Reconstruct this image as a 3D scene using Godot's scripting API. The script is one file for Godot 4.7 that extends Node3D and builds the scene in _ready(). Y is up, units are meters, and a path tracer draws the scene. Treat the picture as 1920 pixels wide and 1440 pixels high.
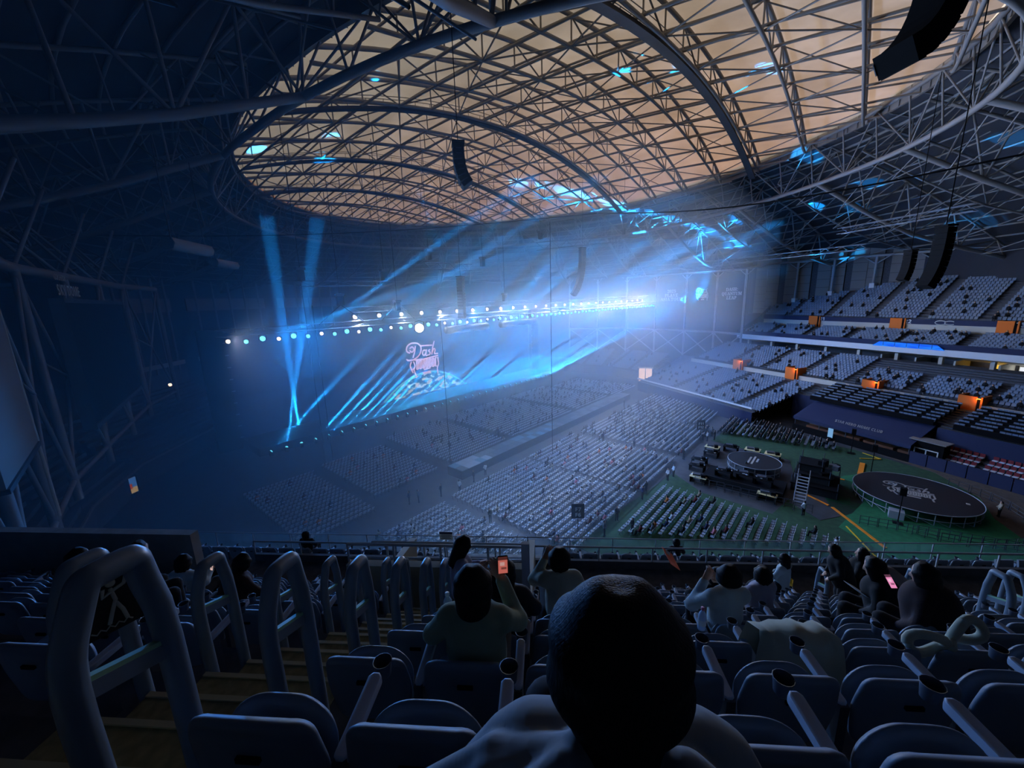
extends Node3D
# A covered stadium set for a concert, seen from the upper deck. x runs along the stage, -z points at the stage, y is up.

const EYE := Vector3(0, 24, 0)
const FW := Vector3(0.8049, 0, -0.5934)     # down the slope of the near stand
const RT := Vector3(0.5934, 0, 0.8049)      # along its rows
const EN := Vector3(0.879, 0, 0.477)        # outwards across the far stand
const EE := Vector3(0.477, 0, -0.879)       # along the far stand, towards the outfield
const FAR := Vector3(118.1, 0, -21.5)       # end of the far balcony
const RC := Vector2(60.3, -50.0)            # middle of the roof opening

var M := {}
var used := {}
var rng := RandomNumberGenerator.new()
var rod_mesh: ArrayMesh
var box_mesh: BoxMesh
var blk_mesh: ArrayMesh


func mat(key: String, c: Color, rough := 0.85, metal := 0.0) -> StandardMaterial3D:
	var m := StandardMaterial3D.new()
	m.albedo_color = c
	m.roughness = rough
	m.metallic = metal
	m.resource_name = key
	M[key] = m
	return m


func glow(key: String, c: Color, e: float) -> StandardMaterial3D:
	var m := mat(key, Color(0.02, 0.02, 0.02))
	m.emission_enabled = true
	m.emission = c
	m.emission_energy_multiplier = e
	return m


func numbered(called: String) -> String:
	if not used.has(called):
		used[called] = 0
		return called
	used[called] += 1
	return "%s_%03d" % [called, used[called]]


func thing(called: String, label: String, category: String, at := Vector3.ZERO, group := "") -> Node3D:
	var o := Node3D.new()
	o.name = numbered(called)
	add_child(o)
	o.position = at
	tag(o, label, category, group)
	return o


func tag(o: Node3D, label: String, category: String, group := "", kind := "") -> void:
	if label:
		o.set_meta("label", label)
	if category:
		o.set_meta("category", category)
	if group:
		o.set_meta("group", group)
	if kind:
		o.set_meta("kind", kind)


func setting(called: String) -> Node3D:
	var o := Node3D.new()
	o.name = numbered(called)
	add_child(o)
	o.set_meta("kind", "structure")
	return o


func sub(called: String, parent: Node3D, xf := Transform3D()) -> Node3D:
	var o := Node3D.new()
	o.name = called
	parent.add_child(o, true)
	o.transform = xf
	return o


func put(called: String, mesh: Mesh, m: Material, parent: Node3D, xf := Transform3D()) -> MeshInstance3D:
	var o := MeshInstance3D.new()
	o.name = numbered(called) if parent == self else called
	o.mesh = mesh
	if m:
		o.material_override = m
	o.transform = xf
	parent.add_child(o, true)
	return o


func aim(a: Vector3, b: Vector3) -> Basis:
	var y := (b - a).normalized()
	var x := y.cross(Vector3.UP if absf(y.y) < 0.95 else Vector3.RIGHT).normalized()
	return Basis(x, y, x.cross(y))


func rod(called: String, a: Vector3, b: Vector3, r: float, m: Material, parent: Node3D) -> MeshInstance3D:
	var q := aim(a, b)
	return put(called, rod_mesh, m, parent, Transform3D(Basis(q.x * r, q.y * a.distance_to(b), q.z * r), (a + b) * 0.5))


func box(called: String, c: Vector3, size: Vector3, m: Material, parent: Node3D, turn := Basis()) -> MeshInstance3D:
	return put(called, box_mesh, m, parent, Transform3D(Basis(turn.x * size.x, turn.y * size.y, turn.z * size.z), c))


func beam(called: String, a: Vector3, b: Vector3, w: float, h: float, m: Material, parent: Node3D) -> MeshInstance3D:
	var z := (b - a).normalized()
	var x := Vector3.UP.cross(z).normalized() if absf(z.y) < 0.99 else Vector3.RIGHT
	return put(called, box_mesh, m, parent, Transform3D(Basis(x * w, z.cross(x) * h, z * a.distance_to(b)), (a + b) * 0.5))


# ---- mesh building
func arr(v: PackedVector3Array, idx: PackedInt32Array, smooth := true, uv := PackedVector2Array()) -> ArrayMesh:
	var a := []
	a.resize(Mesh.ARRAY_MAX)
	if not smooth:
		var v2 := PackedVector3Array()
		var u2 := PackedVector2Array()
		for i in idx:
			v2.append(v[i])
			if uv.size():
				u2.append(uv[i])
		v = v2
		uv = u2
		idx = PackedInt32Array(range(v.size()))
	var n := PackedVector3Array()
	n.resize(v.size())
	for i in range(0, idx.size(), 3):
		var p := v[idx[i]]
		var c := (v[idx[i + 2]] - p).cross(v[idx[i + 1]] - p)
		n[idx[i]] += c
		n[idx[i + 1]] += c
		n[idx[i + 2]] += c
	for i in n.size():
		n[i] = n[i].normalized() if n[i].length_squared() > 1e-16 else Vector3.UP
	a[Mesh.ARRAY_VERTEX] = v
	a[Mesh.ARRAY_NORMAL] = n
	a[Mesh.ARRAY_INDEX] = idx
	if uv.size():
		a[Mesh.ARRAY_TEX_UV] = uv
	var m := ArrayMesh.new()
	m.add_surface_from_arrays(Mesh.PRIMITIVE_TRIANGLES, a)
	return m


func grid(rows: Array, closed := false, smooth := true) -> ArrayMesh:
	# rows: arrays of points of equal length
	var v := PackedVector3Array()
	var idx := PackedInt32Array()
	var w: int = rows[0].size()
	for q in rows:
		v.append_array(q)
	for i in rows.size() - 1:
		for j in (w if closed else w - 1):
			var a := i * w + j
			var b := i * w + (j + 1) % w
			idx.append_array([a, a + w, b, b, a + w, b + w])
	return arr(v, idx, smooth)


func sweep(path: PackedVector3Array, r: float, sides := 6, loop := false, ends := []) -> ArrayMesh:
	var rows := []
	var n := path.size()
	var side := Vector3.ZERO
	for i in n:
		var t := (path[(i + 1) % n] - path[(i - 1 + n) % n]) if loop else (path[mini(i + 1, n - 1)] - path[maxi(i - 1, 0)])
		t = t.normalized()
		if side == Vector3.ZERO:
			side = t.cross(Vector3.UP if absf(t.y) < 0.9 else Vector3.RIGHT)
		side = (side - t * side.dot(t)).normalized()
		var up := side.cross(t)
		var q := PackedVector3Array()
		var rr := r
		if ends.size() == 2:
			rr = lerpf(ends[0], ends[1], float(i) / (n - 1))
		for k in sides:
			var a := TAU * k / sides
			q.append(path[i] + side * cos(a) * rr + up * sin(a) * rr)
		rows.append(q)
	if loop:
		rows.append(rows[0])
	else:
		var q0 := PackedVector3Array()
		var q1 := PackedVector3Array()
		for k in sides:
			q0.append(path[0])
			q1.append(path[n - 1])
		rows.push_front(q0)
		rows.append(q1)
	return grid(rows, true)


func lathe(profile: PackedVector2Array, sides := 16) -> ArrayMesh:
	var rows := []
	for p in profile:
		var q := PackedVector3Array()
		for k in sides:
			var a := TAU * k / sides
			q.append(Vector3(cos(a) * p.x, p.y, sin(a) * p.x))
		rows.append(q)
	return grid(rows, true)


func round_poly(pts: PackedVector2Array, r: float, steps := 4) -> PackedVector2Array:
	var out := PackedVector2Array()
	var n := pts.size()
	for i in n:
		var p := pts[i]
		var a := (pts[(i - 1 + n) % n] - p)
		var b := (pts[(i + 1) % n] - p)
		var q := minf(r, minf(a.length(), b.length()) * 0.48)
		var s := p + a.normalized() * q
		var e := p + b.normalized() * q
		for k in steps + 1:
			var t := float(k) / steps
			out.append(s.lerp(p, t).lerp(p.lerp(e, t), t))
	return out


func plate(outline: PackedVector2Array, thick: float, bevel: float, bend := 0.0) -> ArrayMesh:
	# a slab in the xy plane, its edges rounded, bowed by bend * x * x
	var c := Vector2.ZERO
	for p in outline:
		c += p
	c /= outline.size()
	var rows := []
	var hb := thick * 0.5
	for l in [[0.0, -hb], [0.72, -hb], [-1.0, -hb], [-2.0, -hb + bevel], [-2.0, hb - bevel], [-1.0, hb], [0.72, hb], [0.0, hb]]:
		var q := PackedVector3Array()
		for p in outline:
			var d: Vector2 = p - c
			var o: Vector2
			if l[0] == -2.0:
				o = p
			elif l[0] == -1.0:
				o = p - d.normalized() * bevel
			else:
				o = c + d * l[0]
			q.append(Vector3(o.x, o.y, l[1] + bend * o.x * o.x))
		rows.append(q)
	return grid(rows, true)


func slab(pts: PackedVector2Array, y0: float, y1: float) -> ArrayMesh:
	# a flat prism over a plan outline (x, z)
	var v := PackedVector3Array()
	var idx := PackedInt32Array()
	var n := pts.size()
	var tri := Geometry2D.triangulate_polygon(pts)
	for p in pts:
		v.append(Vector3(p.x, y1, p.y))
	for p in pts:
		v.append(Vector3(p.x, y0, p.y))
	for i in range(0, tri.size(), 3):
		idx.append_array([tri[i], tri[i + 1], tri[i + 2], n + tri[i], n + tri[i + 2], n + tri[i + 1]])
	for i in n:
		var j := (i + 1) % n
		idx.append_array([i, j, n + i, j, n + j, n + i])
	return arr(v, idx, false)


func join(parts: Array) -> ArrayMesh:
	# [mesh, transform, material] ... -> one mesh with a surface for each material
	var by := {}
	for p in parts:
		if not by.has(p[2]):
			var st := SurfaceTool.new()
			st.begin(Mesh.PRIMITIVE_TRIANGLES)
			by[p[2]] = st
		by[p[2]].append_from(p[0], 0, p[1])
	var out := ArrayMesh.new()
	for m in by:
		by[m].commit(out)
		out.surface_set_material(out.get_surface_count() - 1, m)
	return out


func sdf(bones: Array, cell: float, k: float) -> ArrayMesh:
	# one skin over tapered capsules [a, b, ra, rb], joined smoothly: surface nets
	var lo := Vector3(1e9, 1e9, 1e9)
	var hi := -lo
	for b in bones:
		var rr: float = maxf(b[2], b[3]) + cell * 2.0
		lo = lo.min(b[0] - Vector3.ONE * rr).min(b[1] - Vector3.ONE * rr)
		hi = hi.max(b[0] + Vector3.ONE * rr).max(b[1] + Vector3.ONE * rr)
	var nx := int((hi.x - lo.x) / cell) + 2
	var ny := int((hi.y - lo.y) / cell) + 2
	var nz := int((hi.z - lo.z) / cell) + 2
	var g := PackedFloat32Array()
	g.resize(nx * ny * nz)
	g.fill(1.0)
	for b in bones:
		var a: Vector3 = b[0]
		var d: Vector3 = b[1] - a
		var ra: float = b[2]
		var dr: float = b[3] - ra
		var dd := maxf(d.length_squared(), 1e-9)
		var reach := Vector3.ONE * (maxf(ra, b[3]) + k + cell * 1.5)
		var l0: Vector3 = (a.min(b[1]) - reach - lo) / cell
		var h0: Vector3 = (a.max(b[1]) + reach - lo) / cell
		for z in range(maxi(0, int(l0.z)), mini(nz - 1, int(h0.z) + 1) + 1):
			for y in range(maxi(0, int(l0.y)), mini(ny - 1, int(h0.y) + 1) + 1):
				var at := (z * ny + y) * nx
				for x in range(maxi(0, int(l0.x)), mini(nx - 1, int(h0.x) + 1) + 1):
					var p := Vector3(x, y, z) * cell + lo - a
					var t := clampf(p.dot(d) / dd, 0.0, 1.0)
					var v := (p - d * t).length() - ra - dr * t
					var o := g[at + x]
					var h := maxf(k - absf(o - v), 0.0) / k
					g[at + x] = minf(o, v) - h * h * k * 0.25
	var vert := PackedVector3Array()
	var idx := PackedInt32Array()
	var id := PackedInt32Array()
	id.resize(nx * ny * nz)
	id.fill(-1)
	var off := PackedInt32Array([0, 1, nx, nx + 1, nx * ny, nx * ny + 1, nx * ny + nx, nx * ny + nx + 1])
	var ed := [[0, 1], [2, 3], [4, 5], [6, 7], [0, 2], [1, 3], [4, 6], [5, 7], [0, 4], [1, 5], [2, 6], [3, 7]]
	for z in nz - 1:
		for y in ny - 1:
			var row := (z * ny + y) * nx
			for x in nx - 1:
				var c := row + x
				var mask := 0
				for i in 8:
					if g[c + off[i]] < 0.0:
						mask += 1
				if mask == 0 or mask == 8:
					continue
				var s := Vector3.ZERO
				var m := 0
				for e in ed:
					var ga := g[c + off[e[0]]]
					var gb := g[c + off[e[1]]]
					if (ga < 0.0) != (gb < 0.0):
						var pa := Vector3(e[0] & 1, (e[0] >> 1) & 1, e[0] >> 2)
						var pb := Vector3(e[1] & 1, (e[1] >> 1) & 1, e[1] >> 2)
						s += pa.lerp(pb, ga / (ga - gb))
						m += 1
				id[c] = vert.size()
				vert.append((Vector3(x, y, z) + s / m) * cell + lo)
	for z in range(1, nz - 1):
		for y in range(1, ny - 1):
			for x in range(1, nx - 1):
				var c := (z * ny + y) * nx + x
				if id[c] < 0:
					continue
				var inside := g[c] < 0.0
				for ax in 3:
					var st: int = [1, nx, nx * ny][ax]
					if inside == (g[c + st] < 0.0):
						continue
					var u: int = [nx, nx * ny, 1][ax]
					var w: int = [nx * ny, 1, nx][ax]
					var q0 := id[c]
					var q1 := id[c - u]
					var q2 := id[c - u - w]
					var q3 := id[c - w]
					if q0 < 0 or q1 < 0 or q2 < 0 or q3 < 0:
						continue
					if inside:
						idx.append_array([q0, q2, q1, q0, q3, q2])
					else:
						idx.append_array([q0, q1, q2, q0, q2, q3])
	return arr(vert, idx, true)


func noise_tex(size: int, freq: float, a: Color, b: Color, seed_ := 1, oct := 4, normal := 0.0) -> ImageTexture:
	# a square of even noise, computed pixel by pixel so that it is the same each time
	var n := FastNoiseLite.new()
	n.seed = seed_
	n.frequency = freq
	n.fractal_octaves = oct
	var im := n.get_seamless_image(size, size)
	im.convert(Image.FORMAT_RGB8)
	if normal > 0.0:
		im.bump_map_to_normal_map(normal)
		return ImageTexture.create_from_image(im)
	for y in size:
		for x in size:
			im.set_pixel(x, y, a.lerp(b, im.get_pixel(x, y).r))
	return ImageTexture.create_from_image(im)


func grain(m: StandardMaterial3D, a: Color, b: Color, scale: float, freq := 0.02, seed_ := 1) -> void:
	m.albedo_color = Color.WHITE
	m.albedo_texture = noise_tex(256, freq, a, b, seed_)
	m.uv1_triplanar = true
	m.uv1_world_triplanar = true
	m.uv1_scale = Vector3.ONE * scale


func sp(s: float, t: float, y: float) -> Vector3:
	return FW * s + RT * t + Vector3(0, y, 0)


func row_s(k: float) -> float:
	return 1.07 + 0.8 * k


func row_y(k: float) -> float:
	return 21.713 - 0.591 * k


func fs(n: float, e: float, y: float) -> Vector3:
	return FAR + EN * n + EE * e + Vector3(0, y, 0)


func ordinal(n: int) -> String:
	return ["first", "second", "third", "fourth", "fifth", "sixth", "seventh", "eighth", "ninth", "tenth", "eleventh", "twelfth", "thirteenth", "fourteenth", "fifteenth", "sixteenth", "seventeenth", "eighteenth", "nineteenth", "twentieth", "twenty-first", "twenty-second", "twenty-third", "twenty-fourth", "twenty-fifth", "twenty-sixth", "twenty-seventh", "twenty-eighth", "twenty-ninth", "thirtieth"][clampi(n - 1, 0, 29)]


func _ready() -> void:
	rng.seed = 20250
	look()
	materials()
	shell()
	roof()
	far_stand()
	left_end()
	stage()
	rigging()
	field()
	floor_seats()
	centre_stages()
	near_stand()
	people()


func look() -> void:
	var cam := Camera3D.new()
	cam.name = "camera"
	cam.fov = 88.43
	cam.near = 0.05
	cam.far = 1000.0
	add_child(cam)
	cam.transform = Transform3D(Basis(Vector3(0.65195, -0.03241, 0.75757), Vector3(0.18016, 0.9771, -0.11323), Vector3(-0.73655, 0.2103, 0.64286)).orthonormalized(), EYE)
	var we := WorldEnvironment.new()
	we.name = "surroundings"
	var e := Environment.new()
	e.background_mode = Environment.BG_SKY
	var sky := Sky.new()
	var sm := ProceduralSkyMaterial.new()
	sm.sky_top_color = Color(0.70, 0.67, 0.63)
	sm.sky_horizon_color = Color(0.74, 0.64, 0.54)
	sm.ground_bottom_color = Color(0.20, 0.18, 0.16)
	sm.ground_horizon_color = Color(0.40, 0.34, 0.29)
	sm.sky_energy_multiplier = 1.4
	sky.sky_material = sm
	e.sky = sky
	e.background_energy_multiplier = 1.0
	e.tonemap_mode = Environment.TONE_MAPPER_LINEAR
	e.tonemap_exposure = 1.0
	e.sdfgi_enabled = true
	e.ssao_enabled = true
	e.ssil_enabled = true
	e.volumetric_fog_enabled = true
	e.volumetric_fog_density = 0.0
	we.environment = e
	add_child(we)
	# the setting sun beyond the home end, low: it reaches the hall only through the roof cloth
	var sun := DirectionalLight3D.new()
	sun.name = "evening_sun"
	sun.light_color = Color(1.0, 0.52, 0.24)
	sun.light_energy = 1.15
	sun.light_angular_distance = 1.0
	sun.shadow_enabled = true
	sun.sky_mode = DirectionalLight3D.SKY_MODE_LIGHT_ONLY
	add_child(sun)
	sun.look_at_from_position(Vector3(170, 42, -60), Vector3(0, 0, -30))
	# theatrical haze over the floor, thickest round the stage
	var hz := FogVolume.new()
	hz.name = "haze"
	hz.size = Vector3(128, 38, 84)
	hz.position = Vector3(58, 19.2, -56)
	var fm := FogMaterial.new()
	fm.density = 0.0085
	fm.albedo = Color(0.9, 0.93, 0.96)
	hz.material = fm
	hz.set_meta("kind", "stuff")
	hz.set_meta("label", "thin blue stage haze hanging over the concert floor")
	hz.set_meta("category", "haze")
	add_child(hz)
	var lz := FogVolume.new()  # extra layer added so floor beams start bright and fade higher up
	lz.name = "low_haze"
	lz.size = Vector3(92, 9, 22)
	lz.position = Vector3(60, 4.7, -68.5)
	var lm := FogMaterial.new()
	lm.density = 0.012
	lm.albedo = Color(0.9, 0.93, 0.96)
	lz.material = lm
	lz.set_meta("kind", "stuff")
	lz.set_meta("label", "denser low smoke added along the stage front to brighten the beam bases")
	lz.set_meta("category", "haze")
	add_child(lz)


func materials() -> void:
	rod_mesh = ArrayMesh.new()
	var ra := PackedVector3Array()
	var rows := []
	for y in [-0.5, 0.5]:
		var q := PackedVector3Array()
		for k in 7:
			q.append(Vector3(cos(TAU * k / 7), y, sin(TAU * k / 7)))
		rows.append(q)
	rod_mesh = grid(rows, true)
	box_mesh = BoxMesh.new()
	var c := mat("roof_cloth", Color(0.86, 0.84, 0.80), 0.9)
	c.albedo_texture = noise_tex(512, 0.006, Color(0.80, 0.78, 0.74), Color(1, 1, 1), 5, 5)
	c.uv1_triplanar = true
	c.uv1_world_triplanar = true
	c.uv1_scale = Vector3.ONE * 0.03
	c.backlight_enabled = true
	c.backlight = Color(1, 1, 1)
	mat("roof_steel", Color(0.50, 0.485, 0.47), 0.6)
	mat("pale_steel", Color(0.62, 0.62, 0.62), 0.5)
	mat("dark_steel", Color(0.20, 0.21, 0.23), 0.6)
	mat("roof_deck", Color(0.20, 0.21, 0.23), 0.9)
	mat("black", Color(0.045, 0.045, 0.05), 0.9).metallic_specular = 0.25
	mat("black_cloth", Color(0.05, 0.05, 0.055), 0.95)
	mat("shell", Color(0.18, 0.18, 0.20), 0.9)
	mat("fascia", Color(0.50, 0.47, 0.44), 0.8)
	var f := mat("floor_cover", Color.WHITE, 0.75)
	grain(f, Color(0.17, 0.175, 0.18), Color(0.25, 0.25, 0.25), 0.11, 0.02, 3)
	var co := mat("concrete", Color.WHITE, 0.9)
	grain(co, Color(0.52, 0.50, 0.47), Color(0.64, 0.62, 0.59), 0.3, 0.02, 7)
	var d := mat("dark_concrete", Color.WHITE, 0.9)
	grain(d, Color(0.24, 0.24, 0.25), Color(0.34, 0.34, 0.35), 0.4, 0.03, 8)
	mat("cream", Color(0.70, 0.68, 0.62), 0.8)
	mat("white_paint", Color(0.82, 0.82, 0.80), 0.6)
	mat("seat_blue", Color(0.41, 0.45, 0.50), 0.5)
	mat("seat_dark", Color(0.20, 0.22, 0.25), 0.6)
	mat("orange_wall", Color(0.86, 0.42, 0.08), 0.8)
	mat("yellow", Color(0.86, 0.66, 0.08), 0.7)
	mat("orange_tape", Color(0.92, 0.52, 0.06), 0.7)
	mat("navy", Color(0.10, 0.13, 0.25), 0.8)
	mat("chair_white", Color(0.80, 0.82, 0.84), 0.5)
	mat("red_seat", Color(0.45, 0.06, 0.08), 0.6)
	mat("wood", Color(0.42, 0.24, 0.12), 0.7)


func oval(a: float, b: float, th: float, y: float) -> Vector3:
	return Vector3(RC.x + cos(th) * a, y, RC.y + sin(th) * b)


func tilt(z: float) -> float:
	return maxf(0.0, (z + 45.0) * 0.05)


func cloth_y(x: float, z: float) -> float:
	var q := ((x - RC.x) / 41.5) ** 2 + ((z - RC.y) / 57.5) ** 2
	return 47.0 + tilt(z) * minf(1.0, q) + 8.2 * (1.0 - minf(q, 1.0))


func deck_y(d: float) -> float:
	return lerpf(46.8, 31.0, d / 38.0) + 1.2 * sin(PI * d / 38.0)


func chord_y(d: float) -> float:
	var p := [[0.0, 40.0], [10.0, 35.2], [18.0, 32.0], [28.0, 30.0], [38.0, 28.6]]
	for i in 4:
		if d <= p[i + 1][0]:
			return lerpf(p[i][1], p[i + 1][1], (d - p[i][0]) / (p[i + 1][0] - p[i][0]))
	return 28.6


func shell() -> void:
	var ws := setting("wall_outer")
	var rows := []
	for q in [[83.0, 96.5, -1.0], [83.0, 96.5, 32.0], [84.0, 97.5, 32.0], [84.0, 97.5, -1.0]]:
		var p := PackedVector3Array()
		for k in 72:
			p.append(oval(q[0], q[1], TAU * k / 72, q[2]))
		rows.append(p)
	put("wall_shell", grid(rows, true, false), M.shell, ws)
	var fl := setting("floor")
	var pts := PackedVector2Array()
	for k in 48:
		pts.append(Vector2(RC.x + 84.5 * cos(TAU * k / 48), RC.y + 98.0 * sin(TAU * k / 48)))
	put("floor_slab", slab(pts, -1.0, 0.0), M.floor_cover, fl)


func roof() -> void:
	var top := setting("ceiling")
	# the cloth: one strip in each bay between two arches
	var zs := []
	for j in 15:
		zs.append(-100.0 + 7.5 * j)
	var cuts := [-107.45]
	cuts.append_array(zs)
	cuts.append(7.45)
	for i in cuts.size() - 1:
		var strip := []
		for s in 4:
			var z := lerpf(cuts[i], cuts[i + 1], s / 3.0)
			var half := 41.5 * sqrt(maxf(0.0, 1.0 - ((z - RC.y) / 57.5) ** 2))
			var q := PackedVector3Array()
			for k in 33:
				var x := RC.x + half * (k / 16.0 - 1.0)
				q.append(Vector3(x, cloth_y(x, z), z))
			strip.append(q)
		put("cloth_strip", grid(strip), M.roof_cloth, top)
	# arches
	for z in zs:
		var half := 41.3 * sqrt(maxf(0.0, 1.0 - ((z - RC.y) / 57.3) ** 2))
		if half < 8.0:
			continue
		var a := sub("roof_arch", top)
		var up := PackedVector3Array()
		var lo := PackedVector3Array()
		for k in 25:
			var u := k / 12.0 - 1.0
			var x: float = RC.x + half * u
			var y := cloth_y(x, z) - 0.55
			up.append(Vector3(x, y, z))
			lo.append(Vector3(x, y - 2.9 * (1.0 - 0.55 * u * u * u * u), z + 0.0))
		put("upper_chord", sweep(up, 0.24, 7), M.roof_steel, a)
		put("lower_chord", sweep(lo, 0.20, 7), M.roof_steel, a)
		for j in range(-8, 9):
			var x := RC.x + 5.2 * j
			if absf(x - RC.x) > half - 0.6:
				continue
			var p := Vector3(x, cloth_y(x, z) - 0.6, z)
			var dep := 2.9 * (1.0 - 0.55 * pow((x - RC.x) / half, 4))
			rod("strut", p, p - Vector3(0, dep, 0), 0.09, M.roof_steel, a)
			var x2 := x + 5.2
			if absf(x2 - RC.x) < half - 0.6:
				var dep2 := 2.9 * (1.0 - 0.55 * pow((x2 - RC.x) / half, 4))
				var p2 := Vector3(x2, cloth_y(x2, z) - 0.6, z)
				if j % 2 == 0:
					rod("brace", p, p2 - Vector3(0, dep2, 0), 0.09, M.roof_steel, a)
				else:
					rod("brace", p - Vector3(0, dep, 0), p2, 0.09, M.roof_steel, a)
	# purlins along z, in two layers, and the diagonals of the lower layer
	for j in range(-7, 8):
		var x := RC.x + 5.2 * j
		var reach := 57.0 * sqrt(maxf(0.0, 1.0 - ((x - RC.x) / 41.5) ** 2))
		for l in 2:
			var path := PackedVector3Array()
			for k in 25:
				var z := RC.y + reach * (k / 12.0 - 1.0)
				var q := absf(k / 12.0 - 1.0)
				path.append(Vector3(x, cloth_y(x, z) - 0.62 - (2.7 * (1.0 - 0.5 * q * q * q) if l == 1 else 0.0), z))
			put("purlin", sweep(path, 0.13 if l == 0 else 0.15, 6), M.roof_steel, top)
	var lay := sub("bracing", top)
	for i in zs.size() - 1:
		for j in range(-7, 7):
			var z0: float = zs[i]
			var z1: float = zs[i + 1]
			var x0 := RC.x + 5.2 * (j if (i + j) % 2 == 0 else j + 1)
			var x1 := RC.x + 5.2 * (j + 1 if (i + j) % 2 == 0 else j)
			if ((x0 - RC.x) / 40.0) ** 2 + ((z0 - RC.y) / 55.0) ** 2 > 1.0 or ((x1 - RC.x) / 40.0) ** 2 + ((z1 - RC.y) / 55.0) ** 2 > 1.0:
				continue
			rod("diagonal", Vector3(x0, cloth_y(x0, z0) - 3.2, z0), Vector3(x1, cloth_y(x1, z1) - 3.2, z1), 0.085, M.roof_steel, lay)
			if j % 2 == 0:
				rod("diagonal", Vector3(x0, cloth_y(x0, z0) - 0.8, z0), Vector3(x1, cloth_y(x1, z1) - 3.2, z1), 0.075, M.roof_steel, lay)
	# catwalks hung in three of the arches
	for z in [-47.5, -70.0, -85.0, -17.5]:
		var cw := sub("catwalk", top)
		var half := 40.0 * sqrt(1.0 - ((z - RC.y) / 57.3) ** 2)
		var floor_ := []
		var rail := PackedVector3Array()
		var rail2 := PackedVector3Array()
		for k in 33:
			var x: float = RC.x + half * (k / 16.0 - 1.0)
			var y := cloth_y(x, z) - 3.3
			floor_.append(PackedVector3Array([Vector3(x, y, z - 1.3), Vector3(x, y, z - 0.3), Vector3(x, y - 0.35, z - 0.3), Vector3(x, y - 0.35, z - 1.3)]))
			rail.append(Vector3(x, y + 1.1, z - 1.3))
			rail2.append(Vector3(x, y + 1.1, z - 0.3))
			rod("rail_post", Vector3(x, y, z - 1.3), Vector3(x, y + 1.1, z - 1.3), 0.04, M.roof_steel, cw)
		put("walkway", grid(floor_, true, false), M.dark_steel, cw)
		put("rail", sweep(rail, 0.045, 5), M.roof_steel, cw)
		put("rail", sweep(rail2, 0.045, 5), M.roof_steel, cw)
	# ring truss round the opening
	var ring := sub("ring_truss", top)
	var cho := [[41.6, 57.6, 46.4, 0.3], [45.0, 58.6, 40.0, 0.34], [47.5, 62.5, 45.0, 0.25]]
	var N := 56
	for q in cho:
		var path := PackedVector3Array()
		for k in 96:
			var p := oval(q[0], q[1], TAU * k / 96, q[2])
			path.append(p + Vector3(0, tilt(p.z), 0))
		put("ring_chord", sweep(path, q[3], 8, true), M.roof_steel, ring)
	for k in N:
		var node := []
		for i in 2:
			for q in cho:
				var p := oval(q[0], q[1], TAU * (k + i) / N, q[2])
				node.append(p + Vector3(0, tilt(p.z), 0))
		rod("strut", node[0], node[1], 0.11, M.roof_steel, ring)
		rod("strut", node[1], node[2], 0.11, M.roof_steel, ring)
		rod("strut", node[0], node[2], 0.09, M.roof_steel, ring)
		rod("brace", node[0] if k % 2 else node[1], node[4] if k % 2 else node[3], 0.10, M.roof_steel, ring)
		rod("brace", node[2] if k % 2 else node[1], node[4] if k % 2 else node[5], 0.10, M.roof_steel, ring)
	var fas := []
	for q in [[41.9, 57.9, 47.3], [41.9, 57.9, 45.4], [42.3, 58.3, 45.4], [42.3, 58.3, 47.3]]:
		var p := PackedVector3Array()
		for k in 96:
			var w := oval(q[0], q[1], TAU * k / 96, q[2])
			p.append(w + Vector3(0, tilt(w.z), 0))
		fas.append(p)
	put("fascia", grid(fas, true, false), M.fascia, ring)
	for k in 180:
		var w := oval(41.8, 57.8, TAU * k / 180, 46.35)
		rod("fascia_post", w + Vector3(0, tilt(w.z) - 0.9, 0), w + Vector3(0, tilt(w.z) + 0.9, 0), 0.07, M.roof_steel, ring)
	# the opaque roof outside the ring: deck, hoops, ribs
	var deck := []
	for i in 9:
		var d := 38.0 * i / 8
		var p := PackedVector3Array()
		for k in 96:
			var w := oval(42.0 + d * 1.09, 58.0 + d * 1.02, TAU * k / 96, deck_y(d))
			p.append(w + Vector3(0, tilt(w.z) * (1.0 - d / 38.0), 0))
		deck.append(p)
	for i in range(8, -1, -1):
		var p := PackedVector3Array()
		for w in deck[i]:
			p.append(w + Vector3(0, 0.7, 0))
		deck.append(p)
	put("deck", grid(deck, true), M.roof_deck, top)
	for i in range(1, 14):
		var d := 38.0 * i / 14
		var path := PackedVector3Array()
		for k in 96:
			var w := oval(42.0 + d * 1.09, 58.0 + d * 1.02, TAU * k / 96, deck_y(d) - 0.3)
			path.append(w + Vector3(0, tilt(w.z) * (1.0 - d / 38.0), 0))
		put("deck_purlin", sweep(path, 0.16, 5, true), M.roof_steel, top)
	for i in 42:
		var th := deg_to_rad(166.0 + 360.0 / 42 * i)
		var main := i % 2 == 0
		var a := sub("rib_truss", top)
		var lo := PackedVector3Array()
		var up := PackedVector3Array()
		for k in 9:
			var d := 38.0 * k / 8
			var w := oval(45.0 + d, 58.6 + d, th, chord_y(d) + (0.0 if main else 2.4))
			var tl := tilt(w.z) * (1.0 - d / 38.0)
			lo.append(w + Vector3(0, tl, 0))
			var d2 := minf(38.0, d + 2.5)
			var w2 := oval(42.0 + d2 * 1.09, 58.0 + d2 * 1.02, th, deck_y(d2) - 0.6)
			up.append(w2 + Vector3(0, tilt(w2.z) * (1.0 - d2 / 38.0), 0))
		put("lower_chord", sweep(lo, 0.36 if main else 0.16, 7), M.roof_steel, a)
		put("upper_chord", sweep(up, 0.18, 6), M.roof_steel, a)
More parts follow.
